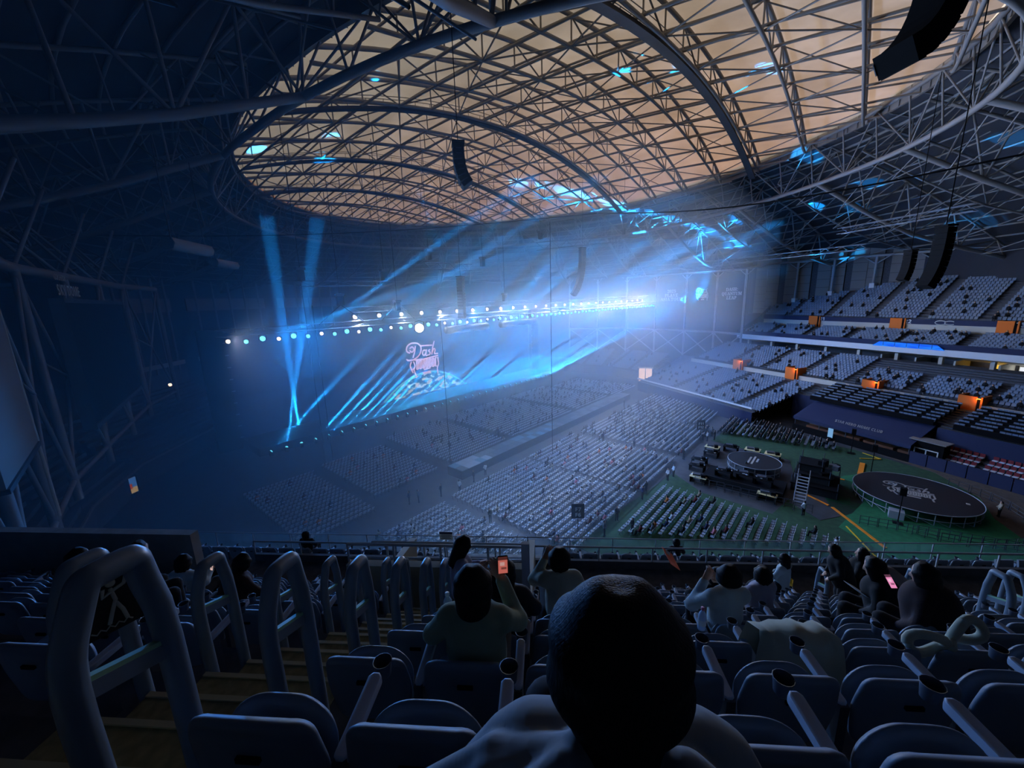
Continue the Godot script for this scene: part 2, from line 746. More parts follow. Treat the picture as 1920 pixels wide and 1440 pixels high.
		for k in 8:
			rod("strut", lo[k], up[k], 0.13 if main else 0.08, M.roof_steel, a)
			rod("brace", up[k] if k % 2 else lo[k], lo[k + 1] if k % 2 else up[k + 1], 0.13 if main else 0.08, M.roof_steel, a)
	# cross ties between neighbouring ribs
	var ties := sub("cross_ties", top)
	for i in 42:
		var th := deg_to_rad(166.0 + 360.0 / 42 * i)
		var th2 := deg_to_rad(166.0 + 360.0 / 42 * (i + 1))
		for k: int in [1, 3, 5, 7]:
			var d := 38.0 * k / 8
			var p := oval(45.0 + d, 58.6 + d, th, chord_y(d) + (0.0 if i % 2 == 0 else 2.4))
			var p2 := oval(42.0 + d * 1.09, 58.0 + d * 1.02, th2, deck_y(d) - 0.5)
			rod("tie", p, p2, 0.08, M.roof_steel, ties)
			var d3 := 38.0 * (k + 1) / 8
			rod("tie", p, oval(42.0 + d3 * 1.09, 58.0 + d3 * 1.02, th2, deck_y(d3) - 0.5), 0.08, M.roof_steel, ties)


func back_n(e: float) -> float:
	var p := [[-64.0, 25.0], [-45.0, 24.5], [-33.2, 23.0], [-25.6, 20.9], [-16.4, 18.3], [-2.2, 13.3], [3.0, 11.0], [8.0, 9.0]]
	for i in p.size() - 1:
		if e <= p[i + 1][0]:
			return lerpf(p[i][1], p[i + 1][1], clampf((e - p[i][0]) / (p[i + 1][0] - p[i][0]), 0.0, 1.0))
	return 9.0


func low_y(n: float) -> float:
	return 2.4 + (n + 29.0) * 0.24


func mid_y(n: float) -> float:
	return 7.0 + (n + 11.0) * 0.33


func steps(rows: Array, e0: float, e1: float) -> ArrayMesh:
	# terraces: rows of [n, y], each a tread of one depth and its riser, between two places along the stand
	var out := []
	for e in [e0, e1]:
		var q := PackedVector3Array()
		for i in rows.size():
			q.append(fs(rows[i][0], e, rows[i][1]))
			if i + 1 < rows.size():
				q.append(fs(rows[i + 1][0], e, rows[i][1]))
		out.append(q)
	return grid(out, false, false)


func far_seat_mesh() -> ArrayMesh:
	var b := BoxMesh.new()
	b.size = Vector3(0.46, 0.46, 0.06)
	var p := BoxMesh.new()
	p.size = Vector3(0.44, 0.36, 0.07)
	return join([[b, Transform3D(Basis(Vector3.RIGHT, 0.2), Vector3(0, 0.62, -0.2)), M.seat_blue], [p, Transform3D(Basis(Vector3.RIGHT, -0.25), Vector3(0, 0.52, -0.07)), M.seat_blue], [b, Transform3D(Basis(Vector3.RIGHT, 0.0).scaled(Vector3(0.3, 0.8, 1)), Vector3(0, 0.2, -0.16)), M.seat_dark]])


func many(called: String, mesh: Mesh, xfs: Array, m: Material, label: String, category: String, colors := []) -> MultiMeshInstance3D:
	var mm := MultiMesh.new()
	mm.transform_format = MultiMesh.TRANSFORM_3D
	mm.use_colors = colors.size() > 0
	mm.mesh = mesh
	mm.instance_count = xfs.size()
	for i in xfs.size():
		mm.set_instance_transform(i, xfs[i])
		if colors.size():
			mm.set_instance_color(i, colors[i])
	var o := MultiMeshInstance3D.new()
	o.name = numbered(called)
	o.multimesh = mm
	if m:
		o.material_override = m
	add_child(o)
	tag(o, label, category, "", "stuff")
	return o


func words(called: String, s: String, height: float, depth: float, m: Material, parent: Node3D, xf: Transform3D, serif := false) -> MeshInstance3D:
	var t := TextMesh.new()
	var f := SystemFont.new()
	f.font_names = PackedStringArray(["Droid Serif" if serif else "Droid Sans"])
	f.font_weight = 700
	t.font = f
	t.text = s
	t.font_size = 32
	t.pixel_size = height / 24.0
	t.depth = depth
	return put(called, t, m, parent, xf)


var aisle_e := [-5.5, -14.0, -22.5, -31.0, -39.5, -48.0, -56.5]
var far_seats := []
var crowd := []


func on_aisle(e: float) -> bool:
	for a in aisle_e:
		if absf(e - a) < 0.75:
			return true
	return false


func seat_row(n: float, y: float, e0: float, e1: float, fill: float) -> void:
	var turn := Basis(-EE, Vector3.UP, -EN)
	var e := e0
	while e > e1:
		if not on_aisle(e):
			far_seats.append(Transform3D(turn, fs(n, e, y)))
			if rng.randf() < fill:
				crowd.append(Transform3D(turn.rotated(Vector3.UP, rng.randf_range(-0.4, 0.4)), fs(n - 0.05, e, y)))
		e -= 0.56


func far_stand() -> void:
	var up := setting("floor_far_stand")
	# balcony: front rows, walkway, parapet, rear rows that taper towards the outfield
	var rows := []
	for i in 8:
		rows.append([0.5 + 0.8 * i, 13.2 + 0.3 * i])
	rows.append([7.6, 15.3])
	put("terrace", steps(rows, 2.0, -63.0), M.dark_concrete, up)
	for i in 7:
		seat_row(0.9 + 0.8 * i, 13.2 + 0.3 * i, 1.2, -62.0, 0.10)
	var e := 2.0
	while e > -63.0:
		var top := back_n(e - 1.0)
		var rr := []
		var n := 7.8
		var y := 17.5
		while n < top:
			rr.append([n, y])
			n += 0.8
			y += 0.5
		rr.append([top + 1.0, y])
		put("terrace", steps(rr, e, e - 2.0), M.dark_concrete, up)
		e -= 2.0
	for i in 22:
		var n := 8.15 + 0.8 * i
		var ee := 1.0
		while back_n(ee) < n + 0.3 and ee > -60.0:
			ee -= 0.56
		seat_row(n, 17.5 + 0.5 * i, ee, -62.0, 0.075)
	var tall := sub("parapet", up)
	beam("cream_wall", fs(7.6, 1.0, 15.95), fs(7.6, -63.0, 15.95), 0.3, 1.5, M.cream, tall)
	beam("navy_band", fs(7.5, 1.0, 17.15), fs(7.5, -63.0, 17.15), 0.4, 0.95, M.navy, tall)
	var edge := sub("balcony_front", up)
	beam("white_ledge", fs(0.2, 2.5, 12.45), fs(0.2, -63.0, 12.45), 0.5, 1.1, M.white_paint, edge)
	beam("navy_band", fs(0.35, 2.5, 13.45), fs(0.35, -63.0, 13.45), 0.2, 0.9, M.navy, edge)
	var sof := []
	for ee in [2.5, -63.0]:
		sof.append(PackedVector3Array([fs(0.3, ee, 11.9), fs(4.5, ee, 10.9), fs(9.0, ee, 10.7), fs(9.0, ee, 12.6), fs(0.4, ee, 12.9)]))
	put("soffit", grid(sof, true, false), M.cream, edge)
	var endw := PackedVector3Array()
	put("end_wall", arr(PackedVector3Array([fs(0.0, 2.5, 11.9), fs(0.0, 2.5, 13.9), fs(7.0, 2.5, 16.8), fs(11.5, 2.5, 20.0), fs(11.5, 2.5, 10.5), fs(0.0, 2.7, 11.9), fs(0.0, 2.7, 13.9), fs(7.0, 2.7, 16.8), fs(11.5, 2.7, 20.0), fs(11.5, 2.7, 10.5)]), PackedInt32Array([0, 1, 2, 0, 2, 4, 2, 3, 4, 5, 7, 6, 5, 9, 7, 7, 9, 8, 0, 5, 6, 0, 6, 1, 1, 6, 7, 1, 7, 2, 2, 7, 8, 2, 8, 3, 3, 8, 9, 3, 9, 4, 4, 9, 5, 4, 5, 0]), false), M.shell, edge)
	# lower tier
	for seg in [[6.0, -26.0, -29.0], [-26.0, -47.0, -18.5], [-47.0, -63.0, -20.0]]:
		rows = []
		var n: float = seg[2]
		while n < -13.4:
			rows.append([n, low_y(n)])
			n += 0.8
		rows.append([-11.7, low_y(n)])
		put("terrace", steps(rows, seg[0], seg[1]), M.dark_concrete, up)
		put("front_wall", grid([PackedVector3Array([fs(seg[2], seg[0], 0), fs(seg[2], seg[0], low_y(seg[2]))]), PackedVector3Array([fs(seg[2], seg[1], 0), fs(seg[2], seg[1], low_y(seg[2]))])], false, false), M.navy, up)
	rows = []
	for i in 13:
		rows.append([-11.6 + 0.85 * i, 7.0 + 0.28 * i])
	rows.append([2.0, 10.4])
	put("terrace", steps(rows, 6.0, -63.0), M.dark_concrete, up)
	beam("mid_parapet", fs(-11.7, 6.0, 6.2), fs(-11.7, -63.0, 6.2), 0.3, 1.5, M.cream, up)
	beam("front_rail", fs(-29.1, 6.0, 3.2), fs(-29.1, -26.0, 3.2), 0.12, 0.3, M.white_paint, up)
	for i in 17:
		seat_row(-28.3 + 0.85 * i, low_y(-28.3 + 0.85 * i), 4.0, -27.0, 0.05)
	for i in 12:
		seat_row(-11.0 + 0.85 * i, 7.0 + 0.28 * i, 4.0, -30.0, 0.05)
	for i in 7:
		seat_row(-11.0 + 0.85 * i, 7.0 + 0.28 * i, -31.5, -62.0, 0.18)
	# counters with seats behind them in front of the home end
	for i in 7:
		var n := -19.4 + 1.05 * i
		for q in [[-30.0, -46.5], [-48.5, -62.0]]:
			var c := thing("spectator_counter", "long black counter, %s row up in the %s block" % [ordinal(i + 1), "counter" if q[0] > -40.0 else "farther counter"], "counter", fs(n - 0.5, (q[0] + q[1]) / 2, low_y(n)), "counter tables of the far lower stand")
			var ln: float = absf(q[1] - q[0])
			var turn := Basis(-EE, Vector3.UP, -EN)
			box("table_top", Vector3(0, 0.75, 0), Vector3(ln, 0.06, 0.42), M.black, c, turn)
			box("front_panel", turn * Vector3(0, 0.4, 0.18), Vector3(ln, 0.68, 0.04), M.black, c, turn)
			var ee: float = q[0]
			while ee > q[1]:
				if fmod(absf(ee), 2.6) > 0.5:
					far_seats.append(Transform3D(turn, fs(n, ee, low_y(n) + 0.05)))
				ee -= 0.52
	# portals
	for q in [[-12.0, 7.4, 15.2, "upper"], [-27.8, 7.4, 15.2, "upper"], [-42.5, 7.4, 15.2, "upper"], [-8.5, -11.9, 5.9, "lower"], [-21.0, -11.9, 5.9, "lower"], [-34.6, -11.9, 5.7, "lower"], [-46.8, -11.9, 5.6, "lower"]]:
		portal(q[0], q[1], q[2], q[3])
	# boxes under the balcony
	var bw := setting("wall_boxes")
	beam("back_wall", fs(6.0, 4.0, 10.6), fs(6.0, -63.0, 10.6), 0.3, 3.0, M.dark_concrete, bw)
	beam("rail_wall", fs(0.2, -27.0, 9.4), fs(0.2, -63.0, 9.4), 0.2, 1.1, M.cream, bw)
	for i in 11:
		box("pillar", fs(1.0, -0.5 - 6.2 * i, 10.0), Vector3(0.5, 3.2, 0.8), M.cream, bw, Basis(EE, Vector3.UP, EN))
	for i in 7:
		box("divider", fs(3.5, -29.0 - 5.2 * i, 9.9), Vector3(0.25, 2.4, 5.0), M.cream, bw, Basis(EE, Vector3.UP, EN))
	for q in [[-43.3, "yellow"], [-46.2, "white"]]:
		var wn := thing("lit_window", "%s lit window of a box room under the far balcony" % q[1], "window", fs(5.7, q[0], 9.9))
		var wc := Color(1.0, 0.8, 0.3) if q[1] == "yellow" else Color(0.95, 0.97, 1.0)
		box("frame", Vector3.ZERO, Vector3(2.0, 1.5, 0.1), M.cream, wn, Basis(EE, Vector3.UP, EN))
		box("glowing_pane", -EN * 0.08, Vector3(1.8, 1.3, 0.06), glow("window_" + q[1], wc, 0.9), wn, Basis(EE, Vector3.UP, EN))
		var l := OmniLight3D.new()
		l.name = "room_light"
		l.light_color = wc
		l.light_energy = 1.6
		l.light_size = 0.4
		l.omni_range = 60.0
		l.shadow_enabled = true
		wn.add_child(l)
		l.position = -EN * 0.7
	# back wall with its panels and columns
	var wb := setting("wall_right")
	e = 8.0
	var k := 0
	while e > -62.0:
		var wdt := 2.6 if k % 3 else 1.2
		var a := fs(back_n(e) + 0.9, e, 0)
		var b := fs(back_n(e - wdt) + 0.9, e - wdt, 0)
		var y0 := 17.0 + maxf(0.0, back_n(e) - 8.0) * 0.62
		var mid := (a + b) * 0.5
		var z := (b - a).normalized()
		put("wall_panel", box_mesh, M.fascia if k % 3 else M.dark_concrete, wb, Transform3D(Basis(Vector3.UP.cross(z) * 0.15, Vector3.UP * (33.0 - y0), z * (a.distance_to(b) - 0.08)), mid + Vector3(0, (33.0 + y0) / 2, 0) + EN * (0.0 if k % 3 else 0.2)))
		for s in 6:
			var yy := y0 + 1.2 + 2.0 * s
			if k % 3 and yy < 31.0:
				put("panel_joint", box_mesh, M.shell, wb, Transform3D(Basis(Vector3.UP.cross(z) * 0.19, Vector3.UP * 0.06, z * (a.distance_to(b) - 0.1)), mid + Vector3(0, yy, 0)))
		e -= wdt
		k += 1
	for ee: float in [-2.6, -9.6, -16.8, -25.8, -33.4, -41.0, -49.0]:
		var n := back_n(ee) - 0.2
		var y := 17.0 + (n - 7.8) * 0.62
		var c := sub("roof_column", wb)
		rod("shaft", fs(n, ee, y + 0.4), fs(n, ee, 31.2), 0.26, M.pale_steel, c)
		box("base", fs(n, ee, y + 0.7), Vector3(1.0, 1.5, 1.0), M.white_paint, c, Basis(EE, Vector3.UP, EN))
		for d in [-3.0, 3.0]:
			rod("knee_brace", fs(n, ee, 29.2), fs(n + 0.1, ee + d, 31.2), 0.12, M.pale_steel, c)
	var eave := PackedVector3Array()
	for ee: float in [-62.0, -49.0, -41.0, -33.4, -25.8, -16.8, -9.6, -2.6, 2.0]:
		eave.append(fs(back_n(ee) - 0.2, ee, 31.0))
	eave.append(Vector3(118.6, 29.6, -22.6))
	eave.append(Vector3(122.5, 29.6, -30.3))
	eave.append(Vector3(124.8, 29.6, -39.2))
	eave.append(Vector3(126.4, 29.6, -48.8))
	eave.append(Vector3(126.4, 29.6, -58.6))
	put("eave_beam", sweep(eave, 0.3, 7), M.pale_steel, wb)
	# outfield columns with the black banners between them
	var oc := setting("wall_outfield")
	var cols := [Vector3(118.6, 0, -22.6), Vector3(122.5, 0, -30.3), Vector3(124.8, 0, -39.2), Vector3(126.4, 0, -48.8), Vector3(126.4, 0, -58.6), Vector3(125.0, 0, -68.5), Vector3(122.0, 0, -78.0)]
	for i in cols.size():
		rod("column", cols[i] + Vector3(0, 5.5, 0), cols[i] + Vector3(0, 29.6, 0), 0.27, M.pale_steel, oc)
		for s in [-1, 1]:
			rod("knee_brace", cols[i] + Vector3(0, 28.0, 0), cols[i] + Vector3(0, 29.8, 0) + EE * 2.4 * s, 0.1, M.pale_steel, oc)
		if i + 1 < cols.size():
			var a: Vector3 = cols[i]
			var b: Vector3 = cols[i + 1]
			rod("tie_beam", a + Vector3(0, 13.0, 0), b + Vector3(0, 13.0, 0), 0.3, M.pale_steel, oc)
			rod("cross_brace", a + Vector3(0, 12.8, 0), b + Vector3(0, 5.8, 0), 0.16, M.pale_steel, oc)
			rod("cross_brace", a + Vector3(0, 5.8, 0), b + Vector3(0, 12.8, 0), 0.16, M.pale_steel, oc)
			var out := (b - a).cross(Vector3.UP).normalized() * 0.6
			if out.x < 0:
				out = -out
			var lab: String = ["Dash: Quantum Leap lettering", "script logo", "tour title lettering", "no lettering, second from the balcony end", "no lettering, deep in the haze", "no lettering, nearest the stage"][i]
			var bn := thing("black_banner", "tall black curtain banner with %s between outfield columns" % lab, "banner", (a + b) * 0.5 + out + Vector3(0, 21.3, 0), "black banners at the outfield")
			var z := (b - a).normalized()
			var turn := Basis(-z, Vector3.UP, -out.normalized())
			box("curtain", Vector3.ZERO, Vector3(a.distance_to(b) + 0.3, 16.4, 0.1), M.black_cloth, bn, turn)
			var at := Transform3D(turn, -out.normalized() * 0.12 + Vector3(0, 2.2, 0))
			if i == 0:
				for j in 3:
					words("lettering", ["DASH:", "QUANTUM", "LEAP"][j], [0.85, 0.85, 0.85][j], 0.02, M.white_paint, bn, at.translated_local(Vector3(0, 1.1 - 1.1 * j, 0)), true)
			elif i == 1:
				put("logo", logo_mesh(), M.white_paint, bn, at.translated_local(Vector3(-1.9, -1.8, 0)).scaled_local(Vector3(3.8, 3.6, 1)))
			elif i == 2:
				for j in 3:
					words("lettering", ["2025", "PLAVE", "ASIA TOUR"][j], 0.95, 0.02, M.white_paint, bn, at.translated_local(Vector3(0, 1.2 - 1.2 * j, 0)), true)
	# outfield tier behind the floor blocks
	rows = []
	for i in 12:
		rows.append([i * 0.9, 2.5 + 0.32 * i])
	for i in 3:
		var a: Vector3 = [Vector3(101, 0, -29), Vector3(107, 0, -42), Vector3(110, 0, -58)][i]
		var b: Vector3 = [Vector3(107, 0, -42), Vector3(110, 0, -58), Vector3(109, 0, -72)][i]
		var dirn := (b - a).normalized()
		var outn := Vector3(-dirn.z, 0, dirn.x)
		if outn.x < 0:
			outn = -outn
		var g := []
		for p: Vector3 in [a, b]:
			var q := PackedVector3Array([p])
			for r in rows:
				q.append(p + outn * r[0] + Vector3(0, r[1], 0))
				q.append(p + outn * (r[0] + 0.9) + Vector3(0, r[1], 0))
			g.append(q)
		put("outfield_terrace", grid(g, false, false), M.dark_concrete, oc)
		for r in rows:
			var t := 0.6
			while t < a.distance_to(b) - 0.6:
				if fmod(t, 6.5) > 1.1:
					far_seats.append(Transform3D(Basis(-dirn, Vector3.UP, -outn), a + dirn * t + outn * (r[0] + 0.5) + Vector3(0, r[1], 0)))
					if rng.randf() < 0.03:
						crowd.append(Transform3D(Basis(-dirn, Vector3.UP, -outn), a + dirn * t + outn * (r[0] + 0.45) + Vector3(0, r[1], 0)))
				t += 0.56
	# writing on the parapet
	var ts := Transform3D(Basis(-EE, Vector3.UP, -EN), Vector3.ZERO)
	for q in [["21", -13.6], ["22", -29.3], ["23", -43.8]]:
		var nb := thing("section_number", "white section number %s on the navy balcony band" % {"21": "twenty-one nearest the outfield", "22": "twenty-two in the middle", "23": "twenty-three nearest home"}[q[0]], "sign", fs(7.28, q[1], 17.15))
		words("digits", q[0], 0.75, 0.03, M.white_paint, nb, ts)
	var em := thing("team_emblem", "white swooping letter emblem on the navy band of the far balcony", "emblem", fs(7.27, -35.0, 17.1))
	for q in [[-0.9, 0.62], [0.35, 0.55]]:
		var path := PackedVector3Array()
		for k2 in 14:
			var an := 0.7 + 4.9 * k2 / 13.0
			path.append(ts * Vector3(q[0] + cos(an) * q[1] * 1.3, sin(an) * q[1] * 0.6, 0))
		put("stroke", sweep(path, 0.07, 5), M.white_paint, em)
	# ribbon screen on the balcony front
	var rb := thing("ribbon_screen", "bright blue LED ribbon screen along the far balcony front", "screen", fs(-0.2, -33.1, 13.3))
	var turn2 := Basis(-EE, Vector3.UP, -EN)
	var rs := glow("ribbon_glow", Color(0.25, 0.62, 1.0), 1.0)
	rs.emission_texture = noise_tex(128, 0.02, Color(0.1, 0.4, 0.9), Color(0.7, 0.95, 1), 12)
	rs.emission_operator = BaseMaterial3D.EMISSION_OP_MULTIPLY
	for i in 6:
		var lean := 0.5 if i == 0 or i == 5 else 0.0
		var x := -4.4 + 1.76 * i
		put("screen_module", arr(PackedVector3Array([turn2 * Vector3(x - 0.85, -0.45, 0), turn2 * Vector3(x + 0.85, -0.45, 0), turn2 * Vector3(x + (0.85 if i < 5 else -0.2), 0.42, 0), turn2 * Vector3(x - (0.85 if i > 0 else -0.2), 0.42, 0)]), PackedInt32Array([0, 2, 1, 0, 3, 2]), false, PackedVector2Array([Vector2(i / 6.0, 1), Vector2((i + 1) / 6.0, 1), Vector2((i + 1) / 6.0, 0), Vector2(i / 6.0, 0)])), rs, rb)
	var rl := AreaLight3D.new()
	rl.name = "ribbon_light"
	rl.area_size = Vector2(10.0, 0.8)
	rl.light_color = Color(0.3, 0.65, 1.0)
	rl.light_energy = 1.5
	rl.shadow_enabled = true
	rb.add_child(rl)
	rl.transform = Transform3D(Basis(EE, Vector3.UP, EN), -EN * 0.15)
	# dugout, padded wall, red seats
	var dg := thing("dugout", "long low dugout with a dark roof and wooden bench front at the home end", "dugout", fs(-24.0, -38.5, 0))
	var q2 := []
	for ee in [8.0, -8.0]:
		q2.append(PackedVector3Array([EN * -0.6 + EE * ee + Vector3(0, 2.5, 0), EN * 5.0 + EE * ee + Vector3(0, 4.6, 0), EN * 5.0 + EE * ee + Vector3(0, 4.3, 0), EN * -0.6 + EE * ee + Vector3(0, 2.0, 0)]))
	put("roof", grid(q2, true, false), M.navy, dg)
	beam("back_wall", EN * 4.0 + EE * 8.0 + Vector3(0, 1.6, 0), EN * 4.0 - EE * 8.0 + Vector3(0, 1.6, 0), 0.2, 3.2, M.dark_concrete, dg)
	beam("front_rail", EN * -0.5 + EE * 8.0 + Vector3(0, 0.55, 0), EN * -0.5 - EE * 8.0 + Vector3(0, 0.55, 0), 0.2, 1.1, M.black, dg)
	for i in 4:
		beam("bench", EN * 1.2 + EE * (6.5 - 4.2 * i) + Vector3(0, 0.85, 0), EN * 1.2 + EE * (2.8 - 4.2 * i) + Vector3(0, 0.85, 0), 1.1, 0.5, M.wood, dg)
	for i in 5:
		rod("post", EN * -0.3 + EE * (7.8 - 3.9 * i), EN * -0.3 + EE * (7.8 - 3.9 * i) + Vector3(0, 2.2, 0), 0.08, M.dark_steel, dg)
	words("lettering", "STAR HERO HOME CLUB", 0.42, 0.03, M.fascia, dg, Transform3D(Basis(-EE, (Vector3.UP + EN * 0.5).normalized(), (-EN + Vector3.UP * 0.5).normalized()), EN * 0.5 + EE * -1.0 + Vector3(0, 3.1, 0)))
	var pos := thing("poster_stand", "small glowing blue poster stand in the dugout front", "sign", fs(-24.9, -36.7, 0))
	box("panel", Vector3(0, 1.3, 0), Vector3(0.7, 1.5, 0.08), glow("poster_glow", Color(0.55, 0.78, 1.0), 0.6), pos, Basis(-EE, Vector3.UP, -EN))
	box("foot", Vector3(0, 0.3, 0), Vector3(0.5, 0.6, 0.3), M.black, pos, Basis(-EE, Vector3.UP, -EN))
	var pw := setting("wall_padded")
	for i in 9:
		beam("wall_pad", fs(-24.4, -46.5 - 1.9 * i, 0.85), fs(-24.4, -48.3 - 1.9 * i, 0.85), 0.3, 1.7, M.navy, pw)
	for i in 4:
		box("pad_step", fs(-23.2 + 0.9 * i, -55.0, 0.2 + 0.2 * i), Vector3(17.0, 0.4 + 0.4 * i, 0.9), M.dark_concrete, pw, Basis(EE, Vector3.UP, EN))
	var rsm := join([[box_mesh, Transform3D(Basis.from_scale(Vector3(0.46, 0.5, 0.08)), Vector3(0, 0.65, -0.2)), M.red_seat], [box_mesh, Transform3D(Basis.from_scale(Vector3(0.46, 0.1, 0.42)), Vector3(0, 0.42, 0.02)), M.chair_white], [box_mesh, Transform3D(Basis.from_scale(Vector3(0.3, 0.36, 0.3)), Vector3(0, 0.18, 0)), M.seat_dark]])
	for r in 4:
		for j in 24:
			var rsx := -47.6 - 0.6 * j
			if j % 9 == 8:
				continue
			var o := put("red_seat", rsm, null, self, Transform3D(Basis(-EE, Vector3.UP, -EN), fs(-23.2 + 0.9 * r, rsx, 0.4 + 0.4 * r)))
			tag(o, "dark red seat, %s along the %s row above the blue padded wall" % [ordinal(j + 1), ordinal(r + 1)], "seat", "dark red seats behind the padded wall")
	var ty := thing("tunnel_booth", "black booth with a white framed window between dugout and red seats", "booth", fs(-22.5, -47.6, 0))
	var tb := Basis(-EE, Vector3.UP, -EN)
	box("booth_wall", Vector3(0, 1.9, 0), Vector3(3.4, 2.4, 1.6), M.black, ty, tb)
	box("booth_roof", Vector3(0, 3.2, 0), Vector3(3.8, 0.15, 2.0), M.fascia, ty, tb)
	for i in 3:
		box("window_bar", tb * Vector3(-1.2 + 1.2 * i, 1.6, 0.84), Vector3(0.12, 0.9, 0.06), M.white_paint, ty, tb)
	box("window_bar", tb * Vector3(0, 2.05, 0.84), Vector3(2.5, 0.12, 0.06), M.white_paint, ty, tb)
	many("stadium_seats", far_seat_mesh(), far_seats, null, "thousands of blue grey stadium seats filling the far stands", "seats")


func portal(e: float, n: float, y: float, which: String) -> void:
	var o := thing("stand_portal", "orange walled stairway portal in the %s far tier, %s from the outfield" % [which, ordinal(1 + (int(absf(e)) / 13))], "portal", fs(n, e, y), "orange portals of the far stand")
	var t := Basis(-EE, Vector3.UP, -EN)
	for s in [-1, 1]:
		box("side_wall", t * Vector3(1.15 * s, 1.25, -0.9), Vector3(0.2, 2.6, 2.6), M.orange_wall, o, t)
	box("back_wall", t * Vector3(-0.2, 1.25, 0.36), Vector3(1.8, 2.6, 0.14), M.orange_wall, o, t)
	box("dark_opening", t * Vector3(0.88, 1.1, 0.30), Vector3(0.4, 2.2, 0.1), M.black, o, t)  # black slab standing in for the dark opening of the portal
	if which == "lower":
		box("lamp_tube", t * Vector3(0.88, 2.3, 0.5), Vector3(0.4, 0.1, 0.12), glow("tube_glow", Color(1.0, 0.72, 0.3), 2.0) if not M.has("tube_glow") else M.tube_glow, o, t)
		var l := OmniLight3D.new()
		l.name = "portal_lamp"
		l.light_color = Color(1.0, 0.66, 0.28)
		l.light_energy = 0.9
		l.light_size = 0.15
		l.omni_range = 60.0
		l.shadow_enabled = true
		o.add_child(l)
		l.position = t * Vector3(0.88, 2.2, 0.75)


func logo_mesh() -> ArrayMesh:
	# the tour logo as flat strokes in a unit square: a looping script word over a row of blackletter strokes
	var lines := [
		[[0.13, 0.72], [0.05, 0.76], [0.03, 0.84], [0.08, 0.93], [0.2, 0.98], [0.36, 0.96], [0.46, 0.86], [0.45, 0.72], [0.36, 0.6], [0.22, 0.53], [0.08, 0.52], [0.0, 0.57]], [[0.3, 0.9], [0.27, 0.75], [0.2, 0.58]],
		[[0.12, 0.84], [0.2, 0.88], [0.25, 0.8], [0.18, 0.74], [0.12, 0.8]],
		[[0.6, 0.74], [0.53, 0.74], [0.5, 0.66], [0.54, 0.6], [0.6, 0.66], [0.63, 0.75], [0.6, 0.6], [0.66, 0.59]],
		[[0.75, 0.75], [0.7, 0.71], [0.74, 0.66], [0.72, 0.6], [0.66, 0.6]],
		[[0.9, 0.97], [0.83, 0.78], [0.79, 0.59]], [[0.81, 0.66], [0.87, 0.75], [0.91, 0.71], [0.88, 0.61], [1.0, 0.6]], [[0.45, 0.88], [0.82, 0.86]],
		[[0.02, 0.53], [0.5, 0.5], [1.0, 0.54]],
		[[0.14, 0.48], [0.1, 0.38], [0.13, 0.28], [0.2, 0.26], [0.24, 0.36], [0.2, 0.48]], [[0.19, 0.3], [0.22, 0.16], [0.28, 0.02]], [[0.12, 0.28], [0.17, 0.16]],
		[[0.72, 0.22], [0.5, 0.2]], [[0.98, 0.5], [0.99, 0.3], [0.94, 0.18], [0.95, 0.02]], [[0.46, 0.12], [0.72, 0.12]], [[0.46, 0.09], [0.72, 0.09]]]
	for i in 13:
		var x := 0.29 + 0.05 * i
		lines.append([[x, 0.49], [x + 0.012, 0.38], [x - 0.005, 0.24]])
		if i % 2 == 0:
			lines.append([[x, 0.47], [x + 0.05, 0.49]])
			lines.append([[x, 0.26], [x + 0.03, 0.23]])
	var v := PackedVector3Array()
	var idx := PackedInt32Array()
	for l in lines.size():
		var w := 0.019 if l < 9 else 0.02
		var c := Curve2D.new()
		var p: Array = lines[l]
		for i in p.size():
			var a := Vector2(p[maxi(i - 1, 0)][0], p[maxi(i - 1, 0)][1])
			var b := Vector2(p[mini(i + 1, p.size() - 1)][0], p[mini(i + 1, p.size() - 1)][1])
			c.add_point(Vector2(p[i][0], p[i][1]), (a - b) / 6.0, (b - a) / 6.0)
		var pts := c.tessellate(3, 6.0)
		for i in pts.size():
			var t := (pts[mini(i + 1, pts.size() - 1)] - pts[maxi(i - 1, 0)]).normalized()
			var nn := Vector2(-t.y, t.x) * w
			v.append(Vector3(pts[i].x + nn.x, pts[i].y + nn.y, 0))
			v.append(Vector3(pts[i].x - nn.x, pts[i].y - nn.y, 0))
			if i:
				var k := v.size() - 4
				idx.append_array([k, k + 2, k + 1, k + 1, k + 2, k + 3])
	return arr(v, idx, false)


